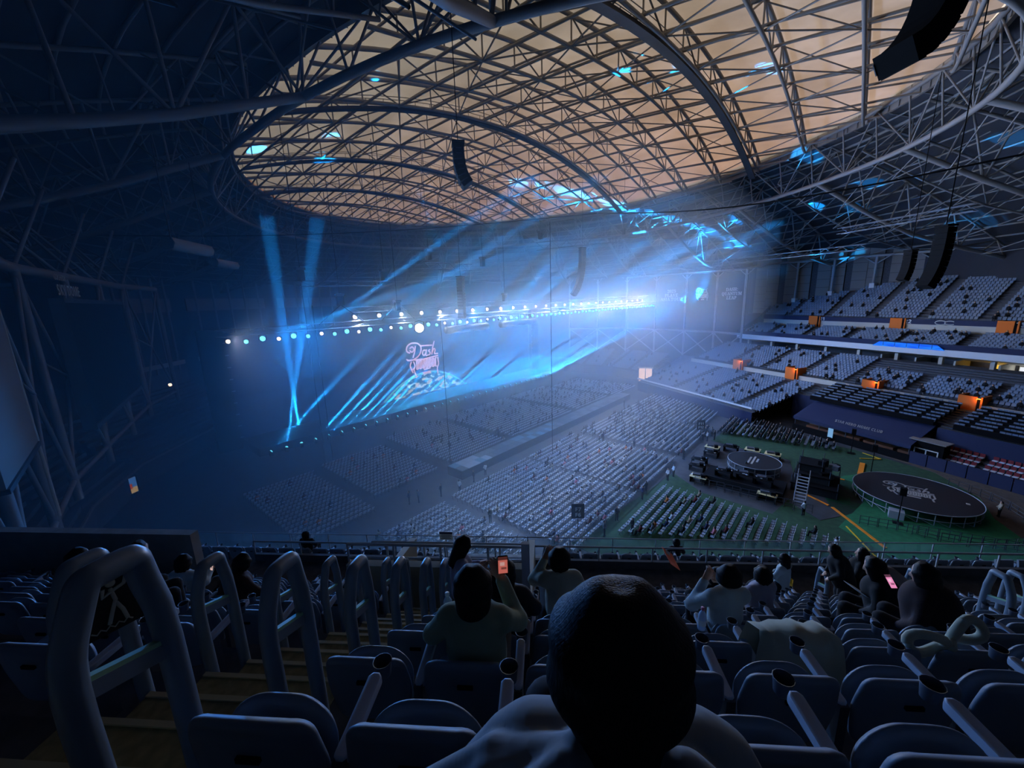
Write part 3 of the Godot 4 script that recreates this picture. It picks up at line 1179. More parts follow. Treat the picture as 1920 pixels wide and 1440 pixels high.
func left_end() -> void:
	var w := setting("wall_left")
	var cols := [Vector3(-3.4, 0, -22), Vector3(-2.9, 0, -30), Vector3(-2.1, 0, -38.5), Vector3(-1.0, 0, -47), Vector3(1.6, 0, -56.5), Vector3(4.4, 0, -66.5), Vector3(7.3, 0, -76.5), Vector3(12.0, 0, -86.0)]
	for i in cols.size():
		rod("column", cols[i] + Vector3(0, 9.0, 0), cols[i] + Vector3(0, 27.6, 0), 0.3, M.roof_steel, w)
		if i + 1 < cols.size():
			var a: Vector3 = cols[i]
			var b: Vector3 = cols[i + 1]
			rod("ring_beam", a + Vector3(0, 27.4, 0), b + Vector3(0, 27.4, 0), 0.38, M.roof_steel, w)
			rod("ring_beam", a + Vector3(0, 10.6, 0), b + Vector3(0, 10.6, 0), 0.2, M.roof_steel, w)
			var mid := (a + b) * 0.5
			rod("cross_brace", a + Vector3(0, 27.0, 0), mid + Vector3(-0.1, 18.6, 0), 0.14, M.roof_steel, w)
			rod("cross_brace", b + Vector3(0, 27.0, 0), mid + Vector3(-0.1, 18.6, 0), 0.14, M.roof_steel, w)
			rod("cross_brace", a + Vector3(0, 10.8, 0), mid + Vector3(-0.1, 18.6, 0), 0.14, M.roof_steel, w)
			rod("cross_brace", b + Vector3(0, 10.8, 0), mid + Vector3(-0.1, 18.6, 0), 0.14, M.roof_steel, w)
			rod("strut", a + Vector3(0, 20.5, 0), mid + Vector3(0, 18.6, 0), 0.1, M.roof_steel, w)
			rod("hanger", mid + Vector3(0, 27.4, 0), mid + Vector3(-3.0, 32.0, 0), 0.12, M.roof_steel, w)
			rod("hanger", a + Vector3(0, 27.4, 0), a + Vector3(-4.0, 32.5, 3.0), 0.14, M.roof_steel, w)
			rod("hanger", a + Vector3(0, 27.4, 0), a + Vector3(2.5, 33.5, -2.0), 0.14, M.roof_steel, w)
	# outfield tier and its walls
	for i in 6:
		var p: Array = [[Vector3(-3, 0, -50), Vector3(-0.5, 0, -62)], [Vector3(-0.5, 0, -62), Vector3(5, 0, -74)], [Vector3(5, 0, -74), Vector3(16, 0, -86)], [Vector3(16, 0, -86), Vector3(26, 0, -96)], [Vector3(26, 0, -96), Vector3(44, 0, -106)], [Vector3(44, 0, -106), Vector3(62, 0, -110)]][i]
		var dirn: Vector3 = (p[1] - p[0]).normalized()
		var outn := Vector3(dirn.z, 0, -dirn.x)
		if outn.dot(Vector3(RC.x, 0, RC.y) - p[0]) > 0:
			outn = -outn
		var g := []
		for q: Vector3 in p:
			var r := PackedVector3Array([q])
			for j in 14:
				r.append(q + outn * 0.9 * j + Vector3(0, 2.8 + 0.5 * j, 0))
				r.append(q + outn * 0.9 * (j + 1) + Vector3(0, 2.8 + 0.5 * j, 0))
			r.append(q + outn * 12.6 + Vector3(0, 12.0, 0))
			g.append(r)
		put("outfield_terrace", grid(g, false, false), M.dark_concrete, w)
		beam("fence_top", p[0] + Vector3(0, 2.9, 0), p[1] + Vector3(0, 2.9, 0), 0.2, 0.25, M.fascia, w)
		if i > 2:
			beam("rear_band", p[0] + outn * 12.8 + Vector3(0, 13.5, 0), p[1] + outn * 12.8 + Vector3(0, 13.5, 0), 0.3, 0.8, M.cream, w)
			beam("rear_band", p[0] + outn * 13.4 + Vector3(0, 25.0, 0), p[1] + outn * 13.4 + Vector3(0, 25.0, 0), 0.3, 2.6, M.fascia, w)
			for j in 5:
				var q: Vector3 = p[0].lerp(p[1], (j + 0.5) / 5.0) + outn * 13.0
				rod("rear_column", q + Vector3(0, 12.0, 0), q + Vector3(0, 30.0, 0), 0.22, M.roof_steel, w)
	var sb := thing("scoreboard", "huge dark switched-off scoreboard among the steelwork at the outfield end", "scoreboard", Vector3(3.4, 19.6, -61.0))
	var a := Vector3(0.7, 0, -50) - Vector3(3.4, 0, -61)
	var b := Vector3(6.2, 0, -72) - Vector3(3.4, 0, -61)
	beam("display_panel", a, b, 0.6, 10.6, M.black, sb)
	for y in [-5.5, 5.5]:
		beam("edge_frame", a + Vector3(0, y, 0), b + Vector3(0, y, 0), 0.9, 0.4, M.dark_steel, sb)
	for q: Vector3 in [a, b]:
		box("edge_frame", q, Vector3(0.9, 11.2, 0.5), M.dark_steel, sb)
	var sg := thing("venue_sign", "pale SKY DOME lettering on top of the dark scoreboard", "sign", Vector3(1.6, 25.9, -51.5))
	var turn := aim(Vector3.ZERO, Vector3.UP)
	var zx := (b - a).normalized()
	turn = Basis(zx, Vector3.UP, Vector3(-zx.z, 0, zx.x) if Vector3(-zx.z, 0, zx.x).x > 0 else Vector3(zx.z, 0, -zx.x))
	words("lettering", "SKY DOME", 0.9, 0.05, M.cream, sg, Transform3D(turn, Vector3.ZERO))
	words("lettering", "GOCHEOK", 0.45, 0.05, M.cream, sg, Transform3D(turn, Vector3(0, 1.0, 0) - zx * 1.6))
	var ss := thing("side_screen", "pale grey switched-off side screen hung on the near steel columns", "screen", Vector3(-2.3, 20.4, -34.0))
	beam("screen_face", Vector3(-0.5, 0, 5.4), Vector3(0.35, 0, -4.2), 0.3, 8.4, M.fascia, ss)
	beam("screen_frame", Vector3(-0.5, -4.3, 5.4), Vector3(0.35, -4.3, -4.2), 0.5, 0.25, M.dark_steel, ss)
	rod("conduit", Vector3(0.45, -9.4, -4.4), Vector3(0.45, 6.5, -4.4), 0.12, M.cream, ss)
	for q in [[Vector3(8.6, 29.0, -42.0), 5.6], [Vector3(15.0, 29.2, -58.0), 5.0]]:
		var d := thing("ceiling_duct", "pale horizontal duct hung from the dark roof %s" % ("nearer the steel columns" if q[1] > 5.2 else "farther along towards the stage"), "duct", q[0])
		rod("duct_tube", Vector3(-q[1] * 0.3, 0, q[1] * 0.35), Vector3(q[1] * 0.3, 0, -q[1] * 0.35), 0.5, M.fascia, d)
		for s in [-1, 1]:
			rod("hanger", Vector3(0.25 * q[1] * s, 0.3, -0.3 * q[1] * s), Vector3(0.25 * q[1] * s, 7.0, -0.3 * q[1] * s), 0.04, M.dark_steel, d)
	var mo := thing("relay_monitor", "small bright relay monitor glowing on the dark floor beside the stage", "monitor", Vector3(2.4, 0, -69.5))
	var mt := Basis(Vector3.UP, 0.55)
	box("monitor_case", Vector3(0, 1.6, 0), Vector3(3.4, 2.4, 0.25), M.black, mo, mt)
	box("stand", Vector3(0, 0.25, 0), Vector3(1.6, 0.5, 0.8), M.black, mo, mt)
	var im := Image.create(32, 24, false, Image.FORMAT_RGB8)
	im.fill(Color(0.30, 0.50, 0.78))
	im.fill_rect(Rect2i(6, 15, 26, 9), Color(0.82, 0.68, 0.45))
	im.fill_rect(Rect2i(20, 9, 6, 8), Color(0.75, 0.3, 0.2))
	im.fill_rect(Rect2i(0, 16, 9, 8), Color(0.25, 0.45, 0.7))
	im.fill_rect(Rect2i(12, 12, 5, 8), Color(0.12, 0.2, 0.45))
	var mm := glow("monitor_glow", Color.WHITE, 0.55)
	mm.emission_texture = ImageTexture.create_from_image(im)
	mm.emission_operator = BaseMaterial3D.EMISSION_OP_MULTIPLY
	var qd := QuadMesh.new()
	qd.size = Vector2(3.0, 2.1)
	put("monitor_screen", qd, mm, mo, Transform3D(mt, mt * Vector3(0, 1.6, 0.14)))
	var fx := thing("exit_lamp", "tiny white lamp glowing in the dark outfield tier", "lamp", Vector3(9.5, 13.8, -72.0))
	var sph := SphereMesh.new()
	sph.radius = 0.22
	sph.height = 0.44
	sph.radial_segments = 10
	sph.rings = 5
	put("bulb_lamp", sph, glow("exit_glow", Color(1, 0.85, 0.75), 2.5), fx)
	box("bracket", Vector3(0, 0.3, 0), Vector3(0.2, 0.2, 0.2), M.black, fx)


func spot(parent: Node3D, at: Vector3, to: Vector3, c: Color, e: float, angle: float, soft := 0.3, size := 0.12) -> SpotLight3D:
	# at and to in world space
	var l := SpotLight3D.new()
	l.name = "beam_light"
	l.light_color = c
	l.light_energy = e
	l.spot_angle = angle
	l.spot_angle_attenuation = soft
	l.spot_range = 300.0
	l.spot_attenuation = 2.0
	l.light_size = size
	l.shadow_enabled = true
	parent.add_child(l)
	var y := Vector3.UP if absf((to - at).normalized().y) < 0.98 else Vector3.RIGHT
	l.transform = Transform3D(Basis.looking_at(to - at, y), at - parent.position)
	return l


const CYAN := Color(0.10, 0.62, 1.0)
const WASH := Color(0.16, 0.55, 1.0)
const WARM := Color(0.80, 0.90, 1.0)


func lamp(label: String, group: String, at: Vector3, to: Vector3, m: Material, r: float) -> Node3D:
	# a stage lantern: yoke, tapered housing, glowing lens
	var o := thing("stage_lamp", label, "lamp", at, group)
	var d := (to - at).normalized()
	var q := aim(Vector3.ZERO, d)
	put("housing", lamp_body, M.black, o, Transform3D(Basis(q.x * r, q.y * r, q.z * r), Vector3.ZERO))
	put("lens_lamp", lamp_lens, m, o, Transform3D(Basis(q.x * r, q.y * r, q.z * r), Vector3.ZERO))
	put("yoke", lamp_yoke, M.black, o, Transform3D(Basis.from_scale(Vector3.ONE * r), Vector3.ZERO))
	return o


var lamp_body: ArrayMesh
var lamp_lens: ArrayMesh
var lamp_yoke: ArrayMesh


func box_truss(called: String, label: String, a: Vector3, b: Vector3, w: float, bay: float, m: Material, group := "") -> Node3D:
	var o := thing(called, label, "truss", (a + b) * 0.5, group)
	var z := (b - a).normalized()
	var x := Vector3.UP.cross(z).normalized()
	var y := z.cross(x)
	var half := a.distance_to(b) * 0.5
	var n := maxi(2, int(half * 2.0 / bay))
	var cs := [x * w + y * w, -x * w + y * w, -x * w - y * w, x * w - y * w]
	for i in 4:
		cs[i] = cs[i] * 0.5
		rod("chord", cs[i] - z * half, cs[i] + z * half, w * 0.07, m, o)
	for k in n:
		var z0 := z * (half * (2.0 * k / n - 1.0))
		var z1 := z * (half * (2.0 * (k + 1) / n - 1.0))
		for f in 4:
			if f == 1:
				continue
			var p: Vector3 = cs[f]
			var q: Vector3 = cs[(f + 1) % 4]
			rod("brace", (p if k % 2 else q) + z0, (q if k % 2 else p) + z1, w * 0.045, m, o)
	return o


func stage() -> void:
	lamp_body = lathe(PackedVector2Array([Vector2(0, -1.5), Vector2(0.6, -1.4), Vector2(0.75, -0.6), Vector2(1.0, 0.0), Vector2(1.05, 0.12), Vector2(0.95, 0.12), Vector2(0.9, 0.0), Vector2(0.0, -0.05)]), 10)
	lamp_lens = lathe(PackedVector2Array([Vector2(0.92, 0.02), Vector2(0.85, 0.35), Vector2(0.55, 0.62), Vector2(0.0, 0.75)]), 10)
	lamp_yoke = sweep(PackedVector3Array([Vector3(-1.15, -0.5, 0), Vector3(-1.15, 1.2, 0), Vector3(0, 1.5, 0), Vector3(1.15, 1.2, 0), Vector3(1.15, -0.5, 0)]), 0.12, 5)
	var sd := thing("main_stage", "wide black main stage deck along the outfield", "stage", Vector3(59.6, 0, -75.8))
	box("deck", Vector3(0, 0.7, 0), Vector3(82, 1.4, 8.4), M.black, sd)
	for i in 20:
		box("front_panel", Vector3(-38.9 + 4.1 * i, 0.68, 4.23), Vector3(4.0, 1.3, 0.06), M.black_cloth, sd)
	for s in [-1, 1]:
		var wg := thing("stage_tower", "tall black drape tower at the %s end of the giant screen" % ("near" if s < 0 else "far"), "tower", Vector3(59.6 + 43.0 * s, 0, -79.5), "black drape towers")
		box("drape", Vector3(0, 10.3, 0), Vector3(3.4, 20.6, 1.2), M.black_cloth, wg)
		for i in 9:
			box("reflection_dot", Vector3(1.75 if s < 0 else -1.75, 2.0 + 2.05 * i, 0.65), Vector3(0.5, 0.16, 0.1), M.pale_steel, wg)  # pale blocks standing in for small reflections on the pillar edge
	# the giant screen: picture of a planet's limb under the tour logo
	var sc := thing("giant_screen", "giant deep blue LED screen behind the stage with a glowing planet arc", "screen", Vector3(59.4, 10.2, -80.1))
	box("screen_case", Vector3(0, 0, -0.35), Vector3(82.4, 19.4, 0.6), M.black, sc)
	var im := Image.create(1024, 240, false, Image.FORMAT_RGB8)
	var nz := FastNoiseLite.new()
	nz.seed = 4
	nz.frequency = 0.035
	nz.fractal_octaves = 5
	for y in 240:
		for x in 1024:
			var u := x / 1023.0 * 82.0 - 41.0
			var v := 19.0 * (1.0 - y / 239.0)
			var dx := u / 12.6
			var col := Color(0.012, 0.075, 0.22)
			var base := 0.55 + 0.35 * u / 12.6
			var top := 5.2 * (1.0 - dx * dx)
			if absf(dx) < 1.0 and v < 1.15 + top and v > 0.9:
				var dd := (1.15 + top - v) / 5.2
				col = Color(0.02, 0.42, 0.62)
				var n := nz.get_noise_2d(x * 1.0, y * 1.9)
				if n > 0.02 and dd > 0.1:
					col = Color(0.25, 0.8, 0.85).lerp(Color(1.0, 0.97, 0.9), clampf((n - 0.02) * 5.0, 0.0, 1.0))
				if dd < 0.1:
					col = Color(0.75, 1.0, 0.95).lerp(Color(0.1, 0.85, 0.95), dd / 0.1)
			elif absf(dx) < 1.15 and v > 0.9 and v < 1.9 + top:
				col = col.lerp(Color(0.05, 0.45, 0.85), clampf((1.9 + top - v) / 0.75, 0.0, 1.0))
			im.set_pixel(x, y, col)
	var sm := glow("screen_glow", Color.WHITE, 0.85)
	sm.emission_texture = ImageTexture.create_from_image(im)
	sm.emission_operator = BaseMaterial3D.EMISSION_OP_MULTIPLY
	var qd := QuadMesh.new()
	qd.size = Vector2(82, 19)
	put("screen_picture", qd, sm, sc)
	put("screen_logo", logo_mesh(), glow("logo_glow", Color(1.0, 0.78, 0.86), 1.0), sc, Transform3D(Basis.from_scale(Vector3(9.6, 8.8, 1)), Vector3(-5.6, -4.4, 0.05)))
	var al := AreaLight3D.new()
	al.name = "screen_light"
	al.area_size = Vector2(80, 18)
	al.light_color = Color(0.12, 0.42, 1.0)
	al.light_energy = 18.0
	al.shadow_enabled = true
	sc.add_child(al)
	al.transform = Transform3D(Basis(Vector3.UP, PI), Vector3(0, 0, 0.3))
	# beams from the floor along the stage front
	var cy := glow("cyan_lens", Color(0.42, 0.93, 1.0), 2.0)
	glow("white_lens", Color(1.0, 0.93, 0.84), 1.6)
	for i in 34:
		var at := Vector3(20.0 + 79.4 * i / 33.0, 0.75, -70.6)
		# the heads fan slowly round along the row
		var dirn := Vector3(0.77, 0.635, 0.04).lerp(Vector3(0.555, 0.436, 0.708), i / 33.0).normalized()
		var to := at + dirn * 45.0
		if i == 1:
			to = Vector3(31.4, 34.7, -70.2)
		elif i == 2:
			to = Vector3(25.6, 33.0, -73.0)
		elif i % 5 == 3:
			to += Vector3(1.5, 2.5, 0)
		var o := lamp("cyan beam light on the floor, %s from the near end of the stage front" % ordinal(i + 1), "cyan floor beam lights", at, to, cy, 0.26)
		box("base_box", Vector3(0, -0.45, 0), Vector3(0.5, 0.56, 0.5), M.black, o)
		var d := (to - at).normalized()
		spot(o, at + d * 0.3, to, CYAN, 250000.0 if i != 1 and i != 2 else 160000.0, 1.5 if i != 1 and i != 2 else 2.0, 0.3)
	# runway parallel to the stage
	var rw := thing("runway", "long low runway stage of square panels across the floor seats", "runway", Vector3(59.6, 0, -39.9))
	box("skirt", Vector3(0, 0.6, 0), Vector3(53.2, 1.2, 3.0), M.black_cloth, rw)
	var pm := [mat("panel_a", Color(0.30, 0.33, 0.36), 0.35), mat("panel_b", Color(0.40, 0.43, 0.46), 0.35), mat("panel_c", Color(0.62, 0.66, 0.70), 0.3), mat("panel_spill", Color(0.34, 0.52, 0.60), 0.3)]  # the last tile has cyan beam spill painted into its colour
	for i in 44:
		for j in 2:
			var k := 0 if rng.randf() < 0.55 else 1
			if i < 5 and rng.randf() < 0.6:
				k = 2
			elif i < 22 and rng.randf() < 0.25:
				k = 3
			box("panel", Vector3(-25.9 + 1.205 * i, 1.24, -0.75 + 1.5 * j), Vector3(1.18, 0.08, 1.46), pm[k], rw)


func line_array(label: String, at: Vector3, n: int, w: float, h: float, face: Vector3, curl: float, drop: float) -> void:
	var o := thing("line_array", label, "loudspeaker", at, "hanging line arrays")
	var f := Vector3(face.x, 0, face.z).normalized()
	var side := Vector3.UP.cross(f)
	var p := Vector3.ZERO
	var a := 0.0
	rod("hoist_chain", Vector3(0, 0.2, 0), Vector3(0, drop, 0), 0.03, M.black, o)
	box("fly_frame", Vector3(0, 0.1, 0), Vector3(w, 0.12, w * 0.7), M.black, o, Basis(side, Vector3.UP, f))
	for i in n:
		var t := float(i) / n
		a = curl * t * t
		var fw := f.rotated(side, a)
		var up := fw.cross(side)
		p -= up * h * 0.5
		box("cabinet", p, Vector3(w, h * 0.93, w * 0.6), M.black, o, Basis(side, up, fw))
		box("grille", p + fw * w * 0.31, Vector3(w * 0.94, h * 0.7, 0.04), M.black_cloth, o, Basis(side, up, fw))
		box("side_bracket", p + side * w * 0.51 - up * h * 0.46, Vector3(0.03, 0.05, w * 0.3), M.dark_steel, o, Basis(side, up, fw))
		p -= up * h * 0.5


func hoist(label: String, at: Vector3, up: float) -> void:
	var o := thing("chain_hoist", label, "hoist", at, "chain hoists over the trusses")
	box("motor_body", Vector3(0, 0, 0), Vector3(0.55, 1.0, 0.5), M.black, o)
	box("motor_cap", Vector3(0, 0.6, 0), Vector3(0.8, 0.25, 0.6), M.dark_steel, o)
	rod("chain", Vector3(0, 0.6, 0), Vector3(0, up, 0), 0.03, M.dark_steel, o)


func rigging() -> void:
	var tm := mat("truss_alloy", Color(0.42, 0.44, 0.47), 0.4, 0.6)
	box_truss("lighting_truss", "long lower lighting truss hung in front of the stage, crowded with cyan lamps", Vector3(9.0, 21.9, -41.3), Vector3(106.0, 21.9, -41.3), 0.6, 1.8, tm)
	box_truss("lighting_truss", "upper lighting truss with a row of white lamps over the runway", Vector3(22.0, 23.4, -43.2), Vector3(106.0, 23.4, -43.2), 0.6, 1.8, tm)
	var ends := {2: Vector3(19.0, 23.3, -38.5), 5: Vector3(21.0, 24.3, -39.0), 9: Vector3(28.3, 25.5, -36.9), 14: Vector3(32.9, 27.1, -37.6), 21: Vector3(36.5, 27.1, -42.2), 24: Vector3(120.0, 41.0, -90.0), 26: Vector3(120.0, 41.0, -78.0), 29: Vector3(122.0, 41.0, -66.0), 32: Vector3(123.0, 41.0, -49.4), 35: Vector3(113.5, 41.0, -26.6), 39: Vector3(122.8, 43.0, -23.9), 42: Vector3(104.1, 38.0, -14.8), 45: Vector3(120.0, 32.0, -40.0), 50: Vector3(111, 39.5, -4), 53: Vector3(112, 35.7, 15.5), 58: Vector3(90.0, 41.0, 9.0), 63: Vector3(104, 43.0, -0.7), 66: Vector3(124.8, 31, -6.6)}
	for i in 72:
		var x := 9.8 + 1.34 * i
		var at := Vector3(x, 21.2 - 0.15 * (i % 2), -41.0)
		var white := i < 27 and i % 3 == 0
		var to: Vector3 = ends.get(i, at + Vector3(-8.0 + rng.randf_range(-3, 3), rng.randf_range(-3, 4), 20.0))
		var face := EYE.lerp(to, 0.35)
		var which := ordinal(i + 1) + " from its near end" if i < 30 else (ordinal(72 - i) + " from its far end" if i > 41 else ordinal(i - 29) + " past the drape rolls")
		var o := lamp("%s lamp under the lower lighting truss, %s" % ["white" if white else "cyan", which], "lamps of the lower truss", at, face, M.white_lens if white else M.cyan_lens, 0.2 if white or i % 2 else 0.26)
		var d := (face - at).normalized()
		if white and i % 6 == 0:
			spot(o, at + d * 0.25, Vector3(60, 0, 10), WARM, 60.0, 70.0, 0.6, 0.25)
		elif ends.has(i):
			spot(o, at + (to - at).normalized() * 0.5, to, CYAN, 14000.0 if i > 48 else (170000.0 if i > 21 else 80000.0), 2.2 if i > 48 else 1.25, 0.4, 0.15)
		elif i % 8 == 4:
			spot(o, at + d * 0.3, at + Vector3(0, -6, 20), WASH, 520.0, 75.0, 0.8, 0.25)
	for i in 27:
		var x := 22.6 + 3.05 * i
		var at := Vector3(x, 22.6, -42.9)
		var to := at + Vector3((60.0 - x) * 0.3, -9.0, 26.0)
		var face := EYE.lerp(to, 0.3)
		var o := lamp("white lamp on the upper lighting truss, %s from its near end" % ordinal(i + 1), "white lamps of the upper truss", at, face, M.white_lens, 0.27)
		if i % 2 == 0:
			spot(o, at + (face - at).normalized() * 0.35, to, WARM.lerp(Color(1.0, 0.97, 0.93), clampf((x - 30.0) / 45.0, 0.0, 1.0)), 250.0, 68.0, 0.7, 0.25)
	var big := lamp("blinding white follow spot shining from the truss above the logo", "", Vector3(29.4, 20.9, -40.4), EYE, glow("blinding_lens", Color(1.0, 0.98, 0.95), 4.0), 0.6)
	big.name = "follow_spot"
	spot(big, Vector3(29.4, 20.9, -40.4) + (EYE - Vector3(29.4, 20.9, -40.4)).normalized() * 0.4, Vector3(20, 22, 0), Color(0.85, 0.93, 1.0), 700.0, 22.0, 1.0, 0.4)
	# black drape rolls under the truss
	for q in [[34.6, 42.5, "nearer"], [45.5, 54.0, "farther"]]:
		var o := thing("drape_roll", "black rolled drape slung under the lower truss, the %s one" % q[2], "drape", Vector3((q[0] + q[1]) / 2, 20.2, -41.6), "rolled drapes")
		var half: float = (q[1] - q[0]) / 2
		var path := PackedVector3Array()
		for k in 13:
			path.append(Vector3(lerpf(-half, half, k / 12.0), -0.06 * sin(k * 1.9), 0))
		put("roll", sweep(path, 0.5, 10), M.black_cloth, o)
		for k in 5:
			rod("sling", Vector3(lerpf(-half, half, k / 4.0), 0.3, 0), Vector3(lerpf(-half, half, k / 4.0), 1.5, 0), 0.03, M.black, o)
	# small trusses and hoists above
	box_truss("sub_truss", "short cyan lit truss above the centre loudspeaker column", Vector3(31.6, 28.4, -41), Vector3(39.0, 28.4, -41), 0.8, 1.0, tm)
	box_truss("sub_truss", "sloping truss with four small lamps high over the floor", Vector3(55.0, 32.4, -41), Vector3(89.0, 36.6, -41), 1.2, 2.2, tm)
	box_truss("sub_truss", "thin dark truss hung left of the centre loudspeaker column", Vector3(16.6, 26.1, -41), Vector3(26.0, 26.2, -41), 0.5, 1.0, tm)
	box_truss("sub_truss", "long pale truss under the eave of the far stand", Vector3(108.0, 31.0, -24.0), Vector3(96.0, 31.0, 0.0), 0.9, 1.4, tm)
	box_truss("sub_truss", "pale truss under the far roof behind the hanging loudspeakers", Vector3(92.0, 33.6, -4.0), Vector3(80.0, 33.6, 10.0), 0.9, 1.4, tm)
	box_truss("sub_truss", "pale truss hung in front of the outfield banners", Vector3(112.0, 29.4, -36.0), Vector3(108.0, 29.4, -22.0), 0.9, 1.4, tm)
	for q in [[Vector3(20.2, 24.4, -41), 12.0, "at the bridle of the near truss"], [Vector3(25.6, 27.0, -41), 14.0, "on the end of the thin dark truss"], [Vector3(16.6, 26.9, -41), 14.0, "nearest the dark end of the thin truss"], [Vector3(27.0, 23.6, -41), 12.0, "beside the follow spot"], [Vector3(32.1, 29.6, -41), 14.0, "at the near end of the short cyan truss"], [Vector3(41.5, 29.2, -41), 14.0, "right of the short cyan truss"], [Vector3(55.3, 34.0, -41), 14.0, "at the low end of the sloping truss"], [Vector3(86.0, 37.6, -41), 12.0, "at the high end of the sloping truss"], [Vector3(46.5, 24.2, -41.5), 14.0, "on the upper lamp truss by the drape rolls"]]:
		hoist("black chain hoist %s" % q[2], q[0], q[1])
	for q in [[20.2, 4.5], [27.0, 4.0]]:
		for s in [-1, 1]:
			var br := thing("bridle_leg", "thin steel bridle leg from hoist to lower truss, %s of the %s hoist" % ["left" if s < 0 else "right", "near" if q[0] < 24 else "next"], "cable", Vector3(q[0], 24.0, -41))
			rod("wire", Vector3.ZERO, Vector3(s * q[1] * 0.55, -1.9, 0), 0.05, M.black, br)
	line_array("straight black loudspeaker column hung in front of the truss middle", Vector3(36.4, 27.0, -40.2), 14, 1.25, 0.38, Vector3(0.5, 0, 0.85), 0.05, 14.0)
	line_array("curved black line array hung right of the truss middle", Vector3(68.6, 33.0, -41), 18, 1.5, 0.5, Vector3(0.75, 0, 0.6), 0.7, 12.0)
	line_array("black line array hanging alone in front of the roof arches", Vector3(19.3, 33.8, -20.8), 8, 1.15, 0.31, Vector3(-0.72, 0, -0.6), 0.8, 18.0)
	line_array("large curved line array hanging close overhead", Vector3(18.9, 34.1, 0.9), 11, 1.15, 0.36, Vector3(0.72, 0, 0.68), 1.3, 14.0)
	line_array("slim line array hanging before the far stand's top rows", Vector3(36.7, 27.4, 3.5), 11, 0.85, 0.33, Vector3(0.6, 0, 0.8), 0.6, 13.0)
	line_array("smaller line array hanging farther off before the far stand", Vector3(54.8, 27.2, 3.2), 8, 0.9, 0.34, Vector3(0.6, 0, 0.8), 0.5, 15.0)
	# hanging wires and the camera cables
	for q in [[Vector3(24.0, 0, -59.6), 27.0, "down to the near seat blocks"], [Vector3(24.7, 0, -58.6), 24.0, "beside the first wire"], [Vector3(46.3, 0, -32.7), 34.0, "down behind the runway"], [Vector3(34.4, 0, -42.4), 22.0, "down at the runway end"]]:
		var o := thing("hanging_wire", "thin vertical black wire hanging %s" % q[2], "wire", q[0], "vertical wires")
		rod("wire", Vector3.ZERO, Vector3(0, q[1], 0), 0.045, M.black, o)
		box("foot_weight", Vector3(0, 0.12, 0), Vector3(0.35, 0.24, 0.35), M.black, o)
	var kn := Vector3(51.6, 35.1, -28.5)
	for q in [[Vector3(4.0, 34.2, -80.0), "running left from the knot"], [Vector3(43.7, 32.2, 7.1), "running right from the knot"]]:
		var o := thing("camera_cable", "black cable strung across below the roof opening, %s" % q[1], "cable", kn, "cables of the flying camera")
		var path := PackedVector3Array()
		for k in 17:
			var t := k / 16.0
			path.append((q[0] - kn) * t - Vector3(0, 1.2 * sin(PI * t), 0))
		put("cable_run", sweep(path, 0.07, 5), M.black, o)
		put("cable_clamp", sweep(PackedVector3Array([Vector3(-0.2, 0, 0), Vector3(0.2, 0, 0)]), 0.12, 6), M.black, o)


